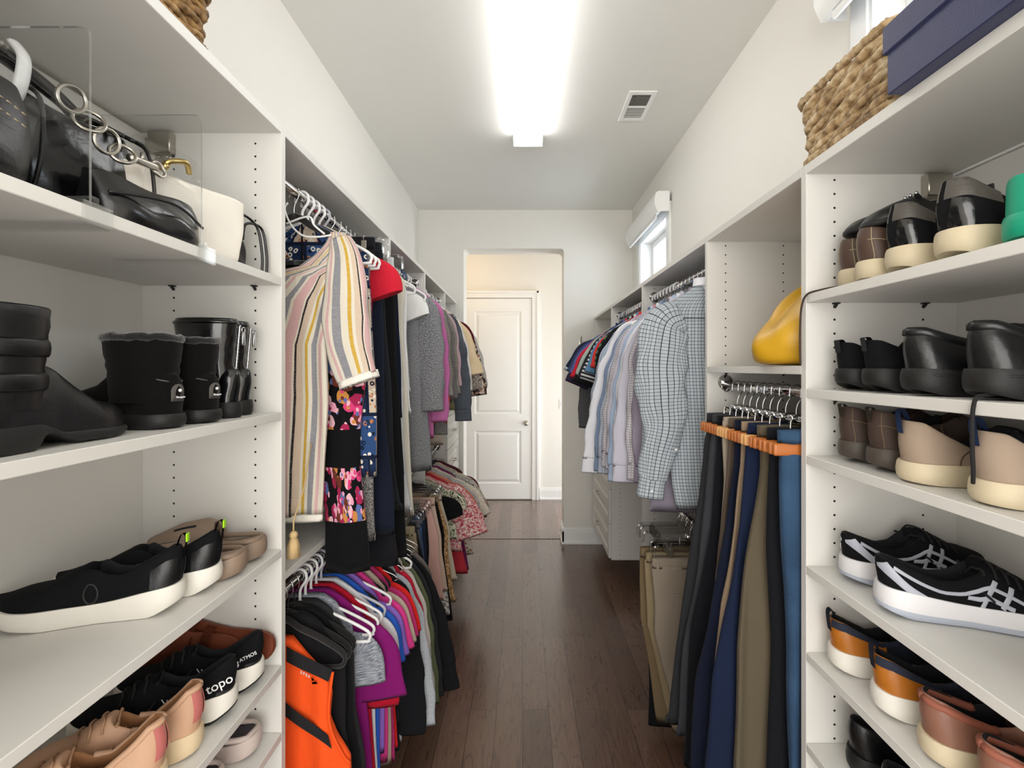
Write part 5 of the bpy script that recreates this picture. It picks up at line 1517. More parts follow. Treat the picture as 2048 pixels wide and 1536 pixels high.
# tassel on a cord
bm = bmesh.new(); ty = -.13; tx = wx(587, Y + ty) - LRX; z = lambda py: wz(py, 1.255) - LRZ
add_tube(bm, [(tx, ty, z(1040)), (tx, ty, z(1062))], .0022, 6)
bmesh.ops.create_uvsphere(bm, u_segments=12, v_segments=8, radius=.011, matrix=Matrix.Translation((tx, ty, z(1070))))
add_tube(bm, [(tx, ty, z(1076)), (tx, ty, z(1090)), (tx, ty, z(1114))], [.009, .015, .017], 14)
obj('tassel', bm, P('straw_tassel', '#c9ad7e', bs=200, bump=.8), t)
tube('tassel_cord', [(tx, ty, z(1042)), (tx + .004, ty * .6, z(985)), (tx - .002, -.02, z(900))], .002, P('straw_tassel', '#c9ad7e'), t)

# black and floral banded dress, falls in front of the shelf
Y = 1.437
t = garment('dress', 'black dress with bright floral bands, behind the striped bell sleeve', 'dress', LU, Y)
hanger('white', LU, Y, 'black dress with bright floral bands')
rows = [(1.915 - LRZ, -.16, .04, .024), (1.80 - LRZ, -.17, .09, .03), (1.62 - LRZ, -.12, o(732, Y), .034), (1.42 - LRZ, -.03, o(722, Y), .034), (1.307 - LRZ, .05, o(722, Y), .034), (1.147 - LRZ, .074, o(729, Y), .034), (.997 - LRZ, .074, o(738, Y), .036)]
drape('skirt', rows, FLOR, t, 1, fold=.007, kx=30, ph=2.2, n=34, NP=56)
for s_ in (-.12, .0): tube('strap', [(s_, 0, 1.915 - LRZ), (s_ * .6, 0, 1.985 - LRZ), (s_ * .4, 0, 2.035 - LRZ)], .003, BLKC, t)

def longdress(Y, label, m, o1, hemz, o1b, hk='velvet', name='dress', cat='dress', top=2.0, sl=None, hw=.185, th=.026, what=None, group=None):
    """long piece on the upper rod whose lower part hangs clear in front of the shelf"""
    t = garment(name, label, cat, LU, Y, group)
    hanger(hk, LU, Y, what or short(label))
    rows = [(-.072, -.05, .05, .026), (-.10, -.11, .11, th), (-.145, -hw, hw * .97, th), (-.3, -hw, o1, th), (1.35 - LRZ, -.1, (o1 + o1b) / 2, th), (1.17 - LRZ, .074, o1b * .97, th), (hemz - LRZ, .078, o1b, th)]
    drape('body', rows, m, t, 1, fold=.006, ph=Y * 9, n=30)
    if sl == 'cap': sleeve('sleeve', [(hw - .06, 0, -.17, .05, .014), (hw + .0, .0, -.19, .06, .018), (hw + .035, 0, -.235, .055, .02)], m, t, 1)
    return t
longdress(1.475, 'blue and tan patchwork print dress behind the floral banded dress', PATCHW, .20, 1.27, .225, hk='white')
longdress(1.515, 'grey speckled knit dress behind the blue patchwork dress', SPECK, .17, 1.06, .20, hk='white')
shirt(LU, 1.555, 'red cap sleeve tee among the black clothes on the upper left rod', P('red_jersey', '#c51f33'), hk='white', sl='cap', hem=.62, hw=.17, out=.045)
longdress(1.595, 'navy jersey dress with long hem behind the red cap tee', NAVC, .19, 1.05, .235, hk='grey')
trousers(LU, 1.645, 'black trousers on a clear clip hanger behind the red cap tee', BLKW, top=-.062, rows=[(-.09, -.15, .155, .028), (-.3, -.16, .17, .028), (1.35 - LRZ, -.08, .19, .028), (1.16 - LRZ, .076, .2, .028), (.93 - LRZ, .078, .235, .03)], w=(-.15, .155))
trousers(LU, 1.705, 'dark charcoal trousers with front crease, second pair behind the red cap tee', P('charcoal_wool', '#1d2026'), top=-.064, rows=[(-.09, -.15, .16, .028), (-.3, -.16, .175, .028), (1.35 - LRZ, -.08, .2, .028), (1.16 - LRZ, .076, .22, .028), (1.10 - LRZ, .078, .235, .03)], w=(-.15, .16))
longdress(1.755, 'black long dress hanging in front of the shelf beside the charcoal trousers', BLKC, .19, .91, .235, hk='wire')
longdress(1.80, 'plain black knit dress farther along the upper left rod', BLKW, .18, 1.2, .22, hk='wire')
shirt(LU, 1.845, 'navy blouse hidden between black dresses on the upper left rod', NAVC, hk='wire', sl=None, hem=.7, hw=.18)
trousers(LU, 1.905, 'pale grey jeans on a clear clip hanger before the wall divider', P('pale_grey_denim', ['#b9bcc0', '#cfd1d2'], 'denim'), top=-.07, rows=[(-.10, -.15, .15, .03), (-.3, -.16, .17, .03), (1.35 - LRZ, -.08, .19, .03), (1.16 - LRZ, .076, .2, .03), (1.03 - LRZ, .078, .215, .03)], w=(-.15, .15))
longdress(1.965, 'cream long dress just before the divider on the upper left rod', P('cream_crepe', '#d5cfc0'), .17, 1.0, .215, hk='wire')
shirt(LU, 2.02, 'white tank top next to the divider on the upper left rod', P('white_cotton', '#dedede'), hk='white', sl=None, hem=.7, hw=.17)
# upper rod, second section
GREYH = cloth('grey_heather', 'heather', ['#5d5e62', '#9a9b9e'], bump=.5)
GREYD = cloth('dark_heather', 'heather', ['#4b4a4a', '#807d7a'], bump=.5)
PINK = P('orchid_knit', '#b5679a'); TAUP = cloth('taupe_heather', 'heather', ['#6d6763', '#938c86'])
MAUV = P('mauve_knit', '#b59aa0'); WHT = P('white_knit', '#dcdad5'); CREAMK = P('cream_knit', '#d8c3a0')
shirt(LU, 2.235, 'white cap sleeve tee in front of the grey cardigan', P('white_tee', '#dededd'), hk='white', sl='cap', hw=.12, out=.05, hem=.62, neckw=.05)
t = shirt(LU, 2.315, 'heather grey long cardigan with ribbed sleeve, upper left rod', GREYH, hk='wire', sl='long', hw=.19, hem=1.0, out=.035, slen=.56, wide=.05, th=.04, flare=.03, name='cardigan', cat='cardigan', fold=.01, rx=.075)
tube('front_placket', smooth_path([(.06, -.024, -.12), (.10, -.026, -.3), (.11, -.03, -.6), (.12, -.03, -.95)], 6), .008, GREYH, t)
shirt(LU, 2.40, 'orchid pink cardigan next to the heather grey cardigan', PINK, hk='velvet', sl='long', hw=.2, hem=.86, out=.045, slen=.62, th=.024, wide=.04, name='cardigan', cat='cardigan')
shirt(LU, 2.465, 'taupe heather sweater next to the orchid pink cardigan', TAUP, hk='wire', sl='long', hw=.2, hem=.75, out=.045, slen=.5, th=.026, name='sweater', cat='sweater')
shirt(LU, 2.525, 'orange sweater with dark cuff between grey sweaters', P('orange_knit', '#d8401c'), hk='wire', sl='long', hw=.19, hem=.7, out=.04, slen=.64, th=.022, wide=.035, cuff=GREYD, name='sweater', cat='sweater')
shirt(LU, 2.58, 'dark grey heather pullover beside the orange sweater', GREYD, hk='blue', sl='long', hw=.2, hem=.75, out=.05, slen=.52, th=.026, name='sweater', cat='sweater')
shirt(LU, 2.645, 'grey cardigan hanging under the blue hook on the upper left rod', TAUP, hk='blue', sl='long', hw=.205, hem=.75, out=.05, slen=.5, th=.026, name='cardigan', cat='cardigan')
shirt(LU, 2.705, 'mauve light sweater before the second divider, upper left', MAUV, hk='white', sl='long', hw=.205, hem=.72, out=.055, slen=.46, th=.024, name='sweater', cat='sweater')
shirt(LU, 2.76, 'beige cotton skirt top with short hem before the second divider', P('beige_cotton', '#c2b5a4'), hk='white', sl=None, hw=.18, hem=.95, th=.022, name='blouse', cat='blouse')
# third section
JEAN = cloth('grey_denim', 'denim', ['#42474f', '#5c626b'])
shirt(LU, 3.0, 'dark grey denim jacket with brass buttons at its cuff', JEAN, hk='velvet', sl='long', hw=.2, hem=.72, out=.09, slen=.62, th=.026, wide=.05, cuff=JEAN, name='jacket', cat='jacket')
o_ = C.objects[-1]
shirt(LU, 3.06, 'white long sleeve blouse beside the dark denim jacket', WHT, hk='white', sl='long', hw=.2, hem=.72, out=.085, slen=.5, th=.026, name='blouse', cat='blouse')
t = shirt(LU, 3.13, 'cream top with a flared bell sleeve, upper left', CREAMK, hk='wire', sl='long', hw=.2, hem=.7, out=.13, slen=.40, wide=.085, th=.034, name='blouse', cat='blouse')
shirt(LU, 3.20, 'black and white speckled blouse below the cream bell sleeve', P('leopard_speck', ['#2d2523', '#cfc4b8'], 'print', s=190, t=.5), hk='white', sl='long', hw=.2, hem=.72, out=.13, slen=.50, wide=.06, th=.028, name='blouse', cat='blouse')
shirt(LU, 3.28, 'burgundy and black lace top farther along the upper left rod', P('burgundy_lace', ['#231316', '#7c1a20', '#2a1a1c'], 'print', s=120, t=.47, t2=.56), hk='velvet', sl='long', hw=.205, hem=.68, out=.09, slen=.3, wide=.05, th=.026, name='blouse', cat='blouse')
shirt(LU, 3.35, 'brown floral print blouse near the far left drawers', P('brown_floral', ['#3a2a24', '#b08a78', '#d5c4b4'], 'floral', s=60), hk='wire', sl='long', hw=.205, hem=.72, out=.15, slen=.54, wide=.06, th=.028, name='blouse', cat='blouse')
shirt(LU, 3.43, 'pale grey lace blouse, second to last on the upper left rod', P('pale_lace', ['#a8a5a2', '#d3cfca'], 'print', s=150), hk='white', sl='long', hw=.21, hem=.7, out=.15, slen=.5, wide=.05, th=.026, name='blouse', cat='blouse')
shirt(LU, 3.51, 'white and grey trimmed jacket, last on the upper left rod', P('white_tweed', ['#c9c6c2', '#e2dfda'], 'heather'), hk='velvet', sl='long', hw=.21, hem=.7, out=.14, slen=.55, wide=.05, th=.03, name='jacket', cat='jacket')
shirt(LU, 3.59, 'lime and cream print blouse showing low among the last blouses', P('lime_print', ['#b7b35c', '#d8d2bf', '#3a3a30'], 'print', s=60), hk='white', sl=None, hw=.2, hem=.82, th=.024, flare=.07, name='blouse', cat='blouse')

# ---- lower rod, first section: orange top nearest
Y = 1.315
ORNG = cloth('safety_orange', 'plain', ['#ff5a1e'], rough=.7); CHAR = P('charcoal_mesh', '#3a3a3d', bump=.6)
t = garment('sleeveless_top', 'bright orange sleeveless top with charcoal shoulder and diagonal stripe', 'top', LL, Y)
hanger('velvet', LL, Y + .003, 'bright orange sleeveless top')
z = lambda py, yy=1.315: wz(py, yy) - LRZ2
o = lambda px, yy=1.315: wx(px, yy) - LRX
drape('body', [(z(1275), -.07, o(586), .03), (z(1310), -.10, o(618), .032), (z(1352), -.13, o(662), .034), (z(1385), -.15, o(668), .034), (z(1430), -.16, o(664), .036), (z(1470), -.17, o(676), .04), (z(1510), -.18, o(700), .044), (z(1640), -.18, o(700), .05)], ORNG, t, 1, fold=.006, kx=40, ph=.5, n=34, NP=56)
def overlay(name, quad, m, yoff=-.0245, nx=10, nz=5):
    """panel sewn on the front: bilinear patch from four (px, py) corners"""
    bm = bmesh.new(); uvl = bm.loops.layers.uv.new('UVMap'); g = []
    for i in range(nx + 1):
        r = []
        for j in range(nz + 1):
            u, v = i / nx, j / nz
            px = (quad[0][0] * (1 - u) + quad[1][0] * u) * (1 - v) + (quad[3][0] * (1 - u) + quad[2][0] * u) * v
            py = (quad[0][1] * (1 - u) + quad[1][1] * u) * (1 - v) + (quad[3][1] * (1 - u) + quad[2][1] * u) * v
            r.append(bm.verts.new((o(px), yoff + .002 * math.sin(.06 * px), z(py))))
        g.append(r)
    ring_faces(bm, g, closed=False)
    bmesh.ops.solidify(bm, geom=bm.faces[:], thickness=.0015)
    return obj(name, bm, m, t)
overlay('shoulder_panel', [(582, 1282), (672, 1330), (663, 1353), (582, 1312)], CHAR)
overlay('diagonal_stripe', [(560, 1372), (664, 1455), (672, 1482), (560, 1402)], CHAR, -.029, 12)
bm = bmesh.new()   # faint small chest print: tiny round and dash marks running down to a peak-shaped emblem
for k, (px, py) in enumerate(((611, 1333), (616, 1335), (621, 1338), (626, 1341))):
    if k % 2: add_tube(bm, [(o(px) + .002 * math.cos(a), -.0255, z(py) + .003 * math.sin(a)) for a in [2 * PI * q / 10 for q in range(10)]], .0007, 5, closed=True)
    else: add_box(bm, o(px) - .001, o(px) + .001, -.0262, -.0235, z(py) - .004, z(py) + .004)
obj('chest_print', bm, WHITE_P, t, smooth=False)
bm = bmesh.new()
for q in (((631, 1342), (637, 1347), (632, 1350)), ((632, 1352), (640, 1351), (644, 1355), (633, 1356))):
    f_ = bm.faces.new([bm.verts.new((o(x), -.0262, z(y))) for x, y in q])
bmesh.ops.solidify(bm, geom=bm.faces[:], thickness=.003); obj('chest_emblem', bm, WHITE_P, t, smooth=False)
tube('armhole_binding', smooth_path([(o(671), -.02, z(1335)), (o(664), -.022, z(1400)), (o(668), -.02, z(1450)), (o(690), -.016, z(1500)), (o(702), -.01, z(1520))], 6), .004, ORNG, t)

TEES = [
 (1.352, 'black mesh tank right behind the orange top', 'black', 'black_mesh', '#161618', None, .02, .72),
 (1.388, 'black racerback tank on a black velvet hanger behind the orange top', 'velvet', 'black_tank', '#101012', None, .02, .74),
 (1.424, 'charcoal sleeveless top on a white tube hanger behind the orange top', 'white', 'charcoal_tank', '#2a2a2c', None, .02, .70),
 (1.460, 'streaky grey tee in front of the purple tee', 'white', 'melange', None, 'short', .04, .42),
 (1.498, 'purple tee between the streaky grey and crimson tees', 'white', 'purple_jersey', '#7d1467', 'short', .045, .66),
 (1.536, 'crimson tee behind the purple tee on the lower rod', 'white', 'crimson_jersey', '#b3122c', 'short', .035, .70),
 (1.574, 'white tee between the crimson and royal blue tees', 'grey', 'white_tee2', '#dfe0e6', 'short', .03, .80),
 (1.610, 'royal blue tee behind the white tee', 'velvet', 'royal_jersey', '#2a5cc0', 'short', .035, .82),
 (1.646, 'lavender tee peeking below the royal blue sleeve', 'white', 'lavender_jersey', '#8c69c4', 'short', .04, .70),
 (1.682, 'hot pink tee beside the beige tee on the lower rod', 'velvet', 'hotpink_jersey', '#d63d8a', 'short', .05, .76),
 (1.718, 'beige tee with thin stripe beside the hot pink tee', 'velvet', 'beige_jersey', '#b8a898', 'short', .05, .8),
 (1.754, 'magenta tee between the beige and bright red tees', 'velvet', 'magenta_jersey', '#b8326e', 'short', .05, .82),
 (1.790, 'bright red tee between the magenta tee and the black top', 'wire', 'bright_red', '#d62424', 'short', .05, .8),
 (1.828, 'black long sleeve top beside the bright red tee', 'velvet', 'black_jersey2', '#17181c', 'long', .07, .84),
 (1.870, 'light grey sweatshirt with long sleeve in the row of tees', 'wire', 'greymarl', None, 'long', .10, .84),
 (1.910, 'cherry red long sleeve tee beside the light grey sweatshirt', 'velvet', 'cherry_jersey', '#c01d3a', 'long', .07, .68),
 (1.950, 'oatmeal hooded sweatshirt beside the cherry red tee', 'white', 'oatmeal_fleece', '#c9c4bd', 'long', .08, .7),
 (1.992, 'olive green long sleeve top beside the oatmeal sweatshirt', 'wire', 'olive_jersey', '#5a6246', 'long', .09, .74),
 (2.034, 'black textured knit sweater beside the olive green top', 'wire', 'black_rib', '#26272b', 'long', .10, .76),
 (2.076, 'black quilted jacket with long sleeve near the khaki trousers', 'wire', 'black_quilt', '#141416', 'long', .16, .9),
 (2.120, 'grey brown corduroy jacket, last before the khaki trousers', 'wire', 'grey_cord', '#6a625e', 'long', .10, .82),
]
TW = {'melange': dict(hw=.15, slen=.17, flare=.0), 'purple_jersey': dict(slen=.24, rx=.075), 'crimson_jersey': dict(slen=.29), 'black_mesh': dict(hw=.16, flare=.05), 'black_tank': dict(hw=.165, flare=.05), 'charcoal_tank': dict(hw=.165, flare=.04)}
for (yy, lab, hk, mn, col, sl, out, hem) in TEES:
    kw_ = dict(hw=.175 if sl else .15, slen=.20 if sl == 'short' else .60, rx=.055 if sl == 'short' else .065, flare=.015); kw_.update(TW.get(mn, {}))
    m = cloth(mn, 'melange', ['#5d6470', '#aeb2ba']) if mn == 'melange' else cloth(mn, 'heather', ['#9da3ab', '#c5c9cf']) if mn == 'greymarl' else P(mn, col)
    shirt(LL, yy, lab, m, hk='velvet' if hk == 'black' else hk, hem=hem, sl=sl, out=out, th=.024, wide=.05, **kw_, name='tee' if sl == 'short' else ('sleeveless_top' if sl is None else 'long_sleeve_top'), cat='tee' if sl == 'short' else 'top', drop=.1 if sl else .12, neckw=.055)
for o_ in list(C.objects):
    if o_.get('label') == 'oatmeal hooded sweatshirt beside the cherry red tee':
        sleeve('hood', [(-.06, 0, -.075, .02, .012), (.0, -.006, -.06, .035, .02), (.06, -.006, -.075, .032, .02), (.10, -.002, -.105, .02, .014)], P('oatmeal_fleece', '#c9c4bd'), o_, 1)

# ---- lower rod, second section
KHA = P('khaki_cotton', '#8f836a'); 
trousers(LL, 2.215, 'khaki trousers with welt pocket on a clear clip hanger, lower left rod', KHA, hk='clip', L=.78, w=(-.15, .165), wb=(-.16, .185), bot=(-.13, .19), th=.034, pocket=True)
trousers(LL, 2.262, 'long black sequin trousers whose hem nearly reaches the floor', P('black_sequin', ['#0d0d0f', '#2a2a2d'], 'print', s=200), hk='clip', L=.84, w=(-.15, .16), wb=(-.1, .2), bot=(-.02, .27), th=.03)
trousers(LL, 2.312, 'slate grey trousers between black trousers and blue jeans', P('slate_twill', '#55565c'), L=.80, w=(-.15, .165), bot=(-.12, .2), th=.03)
trousers(LL, 2.362, 'mid blue jeans beside the slate grey trousers', cloth('mid_denim', 'denim', ['#2f4666', '#47638a']), L=.82, w=(-.15, .165), bot=(-.12, .215), th=.032, pocket=False)
trousers(LL, 2.412, 'dark indigo jeans beside the mid blue jeans', cloth('indigo_denim', 'denim', ['#151e30', '#24304a']), L=.84, w=(-.15, .165), bot=(-.12, .215), th=.03)
trousers(LL, 2.462, 'black trousers between dark indigo jeans and pink trousers', BLKW, hk='clip', L=.82, w=(-.15, .165), bot=(-.12, .215), th=.03)
PNK = P('blush_cotton', '#c9a096')
trousers(LL, 2.525, 'blush pink trousers with folded hem, nearest of two pink pairs', PNK, hk='pale', L=.52, top=-.08, w=(-.14, .18), wb=(-.14, .215), bot=(-.12, .25), th=.032)
trousers(LL, 2.58, 'pale sand pink trousers, farther of two pink pairs', P('sand_pink', '#bfa797'), hk='pale', L=.5, top=-.08, w=(-.14, .19), wb=(-.14, .225), bot=(-.12, .255), th=.032)
def skirt(Y, label, m, L, w, bot, hk='clip', th=.03): 
    return trousers(LL, Y, label, m, hk=hk, L=L, w=w, wb=((w[0] + bot[0]) / 2, (w[1] + bot[1]) / 2), bot=bot, th=th, name='skirt', cat='skirt')
skirt(2.635, 'grey and white floral skirt behind the pink trousers', P('grey_floral', ['#d6d2cb', '#8a8580', '#5d5a60'], 'floral', s=70), .62, (-.15, .18), (-.15, .26))
skirt(2.69, 'black pleated skirt behind the pink trousers', BLKC, .68, (-.15, .18), (-.15, .265))
skirt(2.745, 'tan leopard print skirt behind the pink trousers', P('tan_leopard', ['#6a4d33', '#c9a271'], 'print', s=110), .60, (-.15, .18), (-.15, .28))
skirt(2.80, 'pale oatmeal skirt before the divider on the lower left rod', P('oatmeal_linen', '#b8ab98'), .5, (-.15, .19), (-.15, .28))
shirt(LL, 2.86, 'black sleeveless blouse with white rim before the divider', BLKC, sl='cap', hem=.5, hw=.2, out=.05, name='blouse', cat='blouse')
# ---- lower rod, third section: blouses
REDP = cloth('red_paisley', 'print', ['#b8384a', '#e6d3cc'], s=95, t=.5)
shirt(LL, 3.0, 'green and cream leaf print blouse, lower left', cloth('leaf_print', 'print', ['#4d6a3a', '#d9d3bd', '#22301f'], s=38, t=.45, t2=.58), sl='cap', hem=.45, hw=.21, out=.05, th=.03, name='blouse', cat='blouse', flare=.04)
shirt(LL, 3.07, 'red and white paisley blouse with loose sleeve, lower left', REDP, sl='short', hem=.55, hw=.22, out=.12, slen=.30, rx=.1, th=.04, name='blouse', cat='blouse', flare=.05)
shirt(LL, 3.135, 'coral red pleated top hanging below the paisley blouse', P('coral_red', '#b8333d'), sl=None, hem=.72, hw=.2, th=.034, flare=.10, name='top', cat='top')
shirt(LL, 3.20, 'salmon orange blouse behind the red paisley blouse', P('salmon_voile', '#d98a72'), sl='short', hem=.55, hw=.215, out=.10, slen=.25, th=.03, name='blouse', cat='blouse')
shirt(LL, 3.26, 'blue and white print blouse near the far drawers', P('blue_white_print', ['#7d93ab', '#d7d6d2', '#4c5a70'], 'print', s=70, t=.45, t2=.58), sl='short', hem=.5, hw=.215, out=.11, slen=.28, th=.03, name='blouse', cat='blouse')
shirt(LL, 3.32, 'cream ruffled blouse near the far drawers', P('cream_voile', ['#cfc3b2', '#e0d8cb'], 'print', s=60), sl='short', hem=.6, hw=.215, out=.15, slen=.26, rx=.08, th=.034, name='blouse', cat='blouse')
shirt(LL, 3.38, 'purple blouse with low hem near the far drawers', P('plum_voile', '#7a2a5e'), sl=None, hem=.8, hw=.2, th=.03, flare=.08, name='blouse', cat='blouse')
shirt(LL, 3.44, 'black and white spotted blouse under black hangers', P('bw_spots', ['#1b1b1d', '#d8d5cd'], 'print', s=120, t=.46), sl='short', hem=.6, hw=.215, out=.09, slen=.22, th=.03, name='blouse', cat='blouse')
shirt(LL, 3.50, 'cream floral tunic, lowest hem by the far drawers', P('cream_floral', ['#d9cfbf', '#b0615c', '#7d8a63', '#cfc3b0'], 'floral', s=60), sl='short', hem=.74, hw=.215, out=.14, slen=.3, th=.034, flare=.09, name='tunic', cat='tunic')
shirt(LL, 3.57, 'burgundy cardigan on the last hangers of the lower left rod', P('burgundy_knit', '#5a2a34'), sl='long', hem=.5, hw=.22, out=.12, slen=.34, th=.03, name='cardigan', cat='cardigan')
for k, yy in enumerate((2.945 + .09, 3.105, 3.17, 3.23, 3.29, 3.41, 3.47, 3.54)):
    dup(HANG['velvet'], (LRX, yy, LRZ2 + .0005), R(rnd.uniform(-6, 6)), 'empty black velvet hanger among the lower left blouses', 'empty black velvet hangers')
# ---------------------------------------------------------------- right side garments
WSH = P('white_poplin', '#dddde3', bump=.25); LAV = P('lavender_poplin', '#bebcc8'); LBL = P('light_blue_poplin', '#a9bcd6')
PLAID = cloth('grey_tattersall', 'plaid', ['#b4bcc2', '#2b2f3a', '#a3acb4'], period=.0125, width=.12, bump=.3)
CHK = cloth('fine_blue_check', 'plaid', ['#c3c8d2', '#5a6a8a', '#b5bccb'], period=.008, width=.16)
CHK2 = cloth('fine_grey_check', 'plaid', ['#cdc9cc', '#6f6a74', '#bdb8be'], period=.01, width=.14)
MGRY = P('mauve_grey_poplin', '#8d8594')
def dress_shirt(Y, label, m, hk, out=.12, slen=.62, hem=.86, th=.024, wide=.058, **kw):
    t = shirt(RU, Y, label, m, hk=hk, sl='long', out=out, slen=slen, hem=hem, th=th, wide=wide, collar=m, cuff=m, name='dress_shirt', cat='dress shirt', hw=kw.pop('hw', .195), **kw)
    return t
# nearest: checked shirt, back towards the camera
Y = 1.79
t = garment('dress_shirt', 'grey and black checked dress shirt, nearest on the upper right rod', 'dress shirt', RU, Y)
hanger('wire', RU, Y, 'grey and black checked dress shirt')
z = lambda py, yy=Y: wz(py, yy) - RRZ
o = lambda px, yy=Y: RRX - wx(px, yy)
drape('body', [(-.058, -.06, .055, .036), (-.085, -.10, .09, .04), (-.13, -.17, .16, .042), (-.165, -.195, .19, .036), (-.30, -.20, .195, .036), (-.6, -.205, o(1338), .036), (-.8, -.205, o(1342), .036), (-.90, -.2, o(1352), .034)], PLAID, t, -1, fold=.009, kx=26, ph=.6, n=34, NP=64)
sleeve('sleeve', [(.125, -.004, -.185, .06, .02), (.18, -.012, -.22, .085, .026), (o(1318), -.022, z(730), .095, .03), (o(1320), -.028, z(800), .09, .032), (o(1322), -.028, z(850), .075, .03), (o(1308), -.026, z(920), .06, .026), (o(1303), -.024, z(955), .052, .024)], PLAID, t, -1, NP=32, wr=.06, seg=8, us=1.75)
sleeve('cuff', [(o(1303), -.024, z(948), .050, .025), (o(1299), -.024, z(970), .049, .026), (o(1296), -.024, z(992), .050, .026)], PLAID, t, -1, wr=.01, seg=3, us=1.4)
bm = bmesh.new(); ri = []
for f, e in ((0, 0), (.5, .003), (1, .006), (1.0, .013), (.35, .018)):
    ri.append([bm.verts.new((-(.06 + e) * math.cos(a), (.03 + e) * math.sin(a), -.085 + .045 * f)) for a in [2 * PI * i / 28 for i in range(28)]])
ring_faces(bm, ri); obj('collar', bm, WSH, t)
bm = bmesh.new()
for px, py in ((1297, 976), (1344, 895)): bmesh.ops.create_cone(bm, cap_ends=True, segments=12, radius1=.0055, radius2=.0055, depth=.003, matrix=Matrix.Translation((-o(px), -.05, z(py))) @ Matrix.Rotation(R(90), 4, 'X'))
obj('button', bm, WHITE_P, t)
tube('yoke_seam', smooth_path([(-x_, -.0225 - .002, -.19) for x_ in (-.19, -.1, 0, .1, .185)], 4), .0012, mat('seam_dark', '#4a4d55', .9), t)
SH = [
 (1.862, 'mauve grey dress shirt hanging lowest behind the checked shirt', MGRY, 'wire', .035, .6, .93),
 (1.908, 'white striped dress shirt behind the mauve grey shirt', CHK2, 'wire', .05, .6, .86),
 (1.955, 'lavender dress shirt with pointed cuff behind the checked shirt', LAV, 'wire', .10, .62, .86),
 (2.005, 'white dress shirt between lavender and light blue shirts', WSH, 'wire', .09, .6, .84),
 (2.055, 'light blue dress shirt in the row of pale shirts', LBL, 'wire', .10, .64, .84),
 (2.105, 'pale lilac dress shirt in the row of pale shirts', P('lilac_poplin', '#c6c4d0'), 'wire', .10, .6, .84),
 (2.155, 'fine grey checked dress shirt in the row of pale shirts', CHK2, 'velvet', .11, .6, .84),
 (2.205, 'fine blue checked dress shirt in the row of pale shirts', CHK, 'white', .12, .64, .84),
 (2.255, 'slate blue dress shirt beside the big white cuff', P('slate_blue', '#7d8eaa'), 'white', .13, .64, .84),
 (2.310, 'bright white dress shirt whose wide cuff sticks out farthest', WSH, 'white', .155, .66, .84),
 (2.365, 'rose pink dress shirt behind the bright white shirt', P('rose_poplin', '#bd8286'), 'white', .11, .5, .8),
 (2.415, 'pale sky blue dress shirt behind the rose pink shirt', P('sky_poplin', '#a9c0d4'), 'white', .12, .5, .8),
 (2.465, 'steel blue checked dress shirt behind the pale sky blue shirt', CHK, 'white', .12, .48, .8),
]
for (yy, lab, m, hk, out, sl_, hem) in SH:
    dress_shirt(yy, lab, m, hk, out=out, slen=sl_, hem=hem, wide=.075 if 'wide cuff' in lab else .05, rx=.09 if 'wide cuff' in lab else .075)
shirt(RU, 2.515, 'black polo shirt before the divider on the upper right rod', P('black_pique', '#131316'), hk='white', sl='short', out=.07, slen=.26, hem=.7, name='polo_shirt', cat='polo shirt')
shirt(RU, 2.56, 'green and black striped polo shirt right at the divider', cloth('green_stripe', 'hstripe', ['#1c241d', '#5a7a58'], period=.03, stops=[(.5, 0), (.5, 1)]), hk='white', sl='short', out=.06, slen=.22, hem=.7, name='polo_shirt', cat='polo shirt')
PO = [
 (2.655, 'coral red polo shirt, nearest in the far right section', '#d43a38', .08, .23, .7),
 (2.715, 'steel blue polo shirt behind the coral red polo', '#5f86a8', .10, .26, .7),
 (2.775, 'black and white striped polo shirt in the far right section', None, .12, .30, .72),
 (2.835, 'dark charcoal polo shirt with white trim, far right section', '#2b2c31', .13, .30, .72),
 (2.895, 'pale sage polo shirt behind the charcoal polo', '#a9b5ab', .14, .28, .7),
 (2.955, 'black performance polo beside the pale sage polo', '#1d1e22', .15, .32, .74),
 (3.015, 'bright red polo shirt, farther of the two red polos', '#c8283a', .16, .30, .72),
 (3.075, 'periwinkle blue polo shirt behind the bright red polo', '#5c64a0', .16, .28, .7),
 (3.135, 'dusty navy polo shirt with folded sleeve', '#3a4568', .17, .27, .7),
 (3.195, 'dark plum polo shirt near the far right drawers', '#3a2f48', .17, .33, .74),
 (3.315, 'navy polo shirt second to last in the far right section', '#262c44', .16, .24, .7),
 (3.375, 'white and teal tee, last hanging by the far right drawers', '#c5cfd0', .17, .26, .7),
]
for (yy, lab, col, out, sl_, hem) in PO:
    m = cloth('bw_stripe', 'hstripe', ['#d9d9d9', '#25262b'], period=.022, stops=[(.5, 0), (.5, 1)]) if col is None else P('pique_%s' % col[1:], col, bs=500)
    shirt(RU, yy, lab, m, hk='white', sl='short', out=out, slen=sl_, hem=hem, th=.026, rx=.075, name='polo_shirt', cat='polo shirt', hw=.185, collar=m)
shirt(RU, 3.235, 'long charcoal heather sweatshirt sleeve hanging by the far right drawers', cloth('charcoal_heather', 'heather', ['#4c4d50', '#7a7b7d']), hk='velvet', sl='long', out=.10, slen=.62, hem=.8, wide=.04, th=.022, name='sweatshirt', cat='sweatshirt')
shirt(RU, 3.277, 'long black fleece sleeve hanging beside the charcoal sweatshirt', P('black_fleece_knit', '#1a1b1f'), hk='velvet', sl='long', out=.06, slen=.62, hem=.8, wide=.04, th=.02, name='sweatshirt', cat='sweatshirt')
for k in range(2):
    dup(HANG['white'], (RRX, 3.435 + .03 * k, RRZ + .0005), R(8 * k), 'empty white plastic hanger at the far end of the upper right rod', 'empty white hangers on the right')
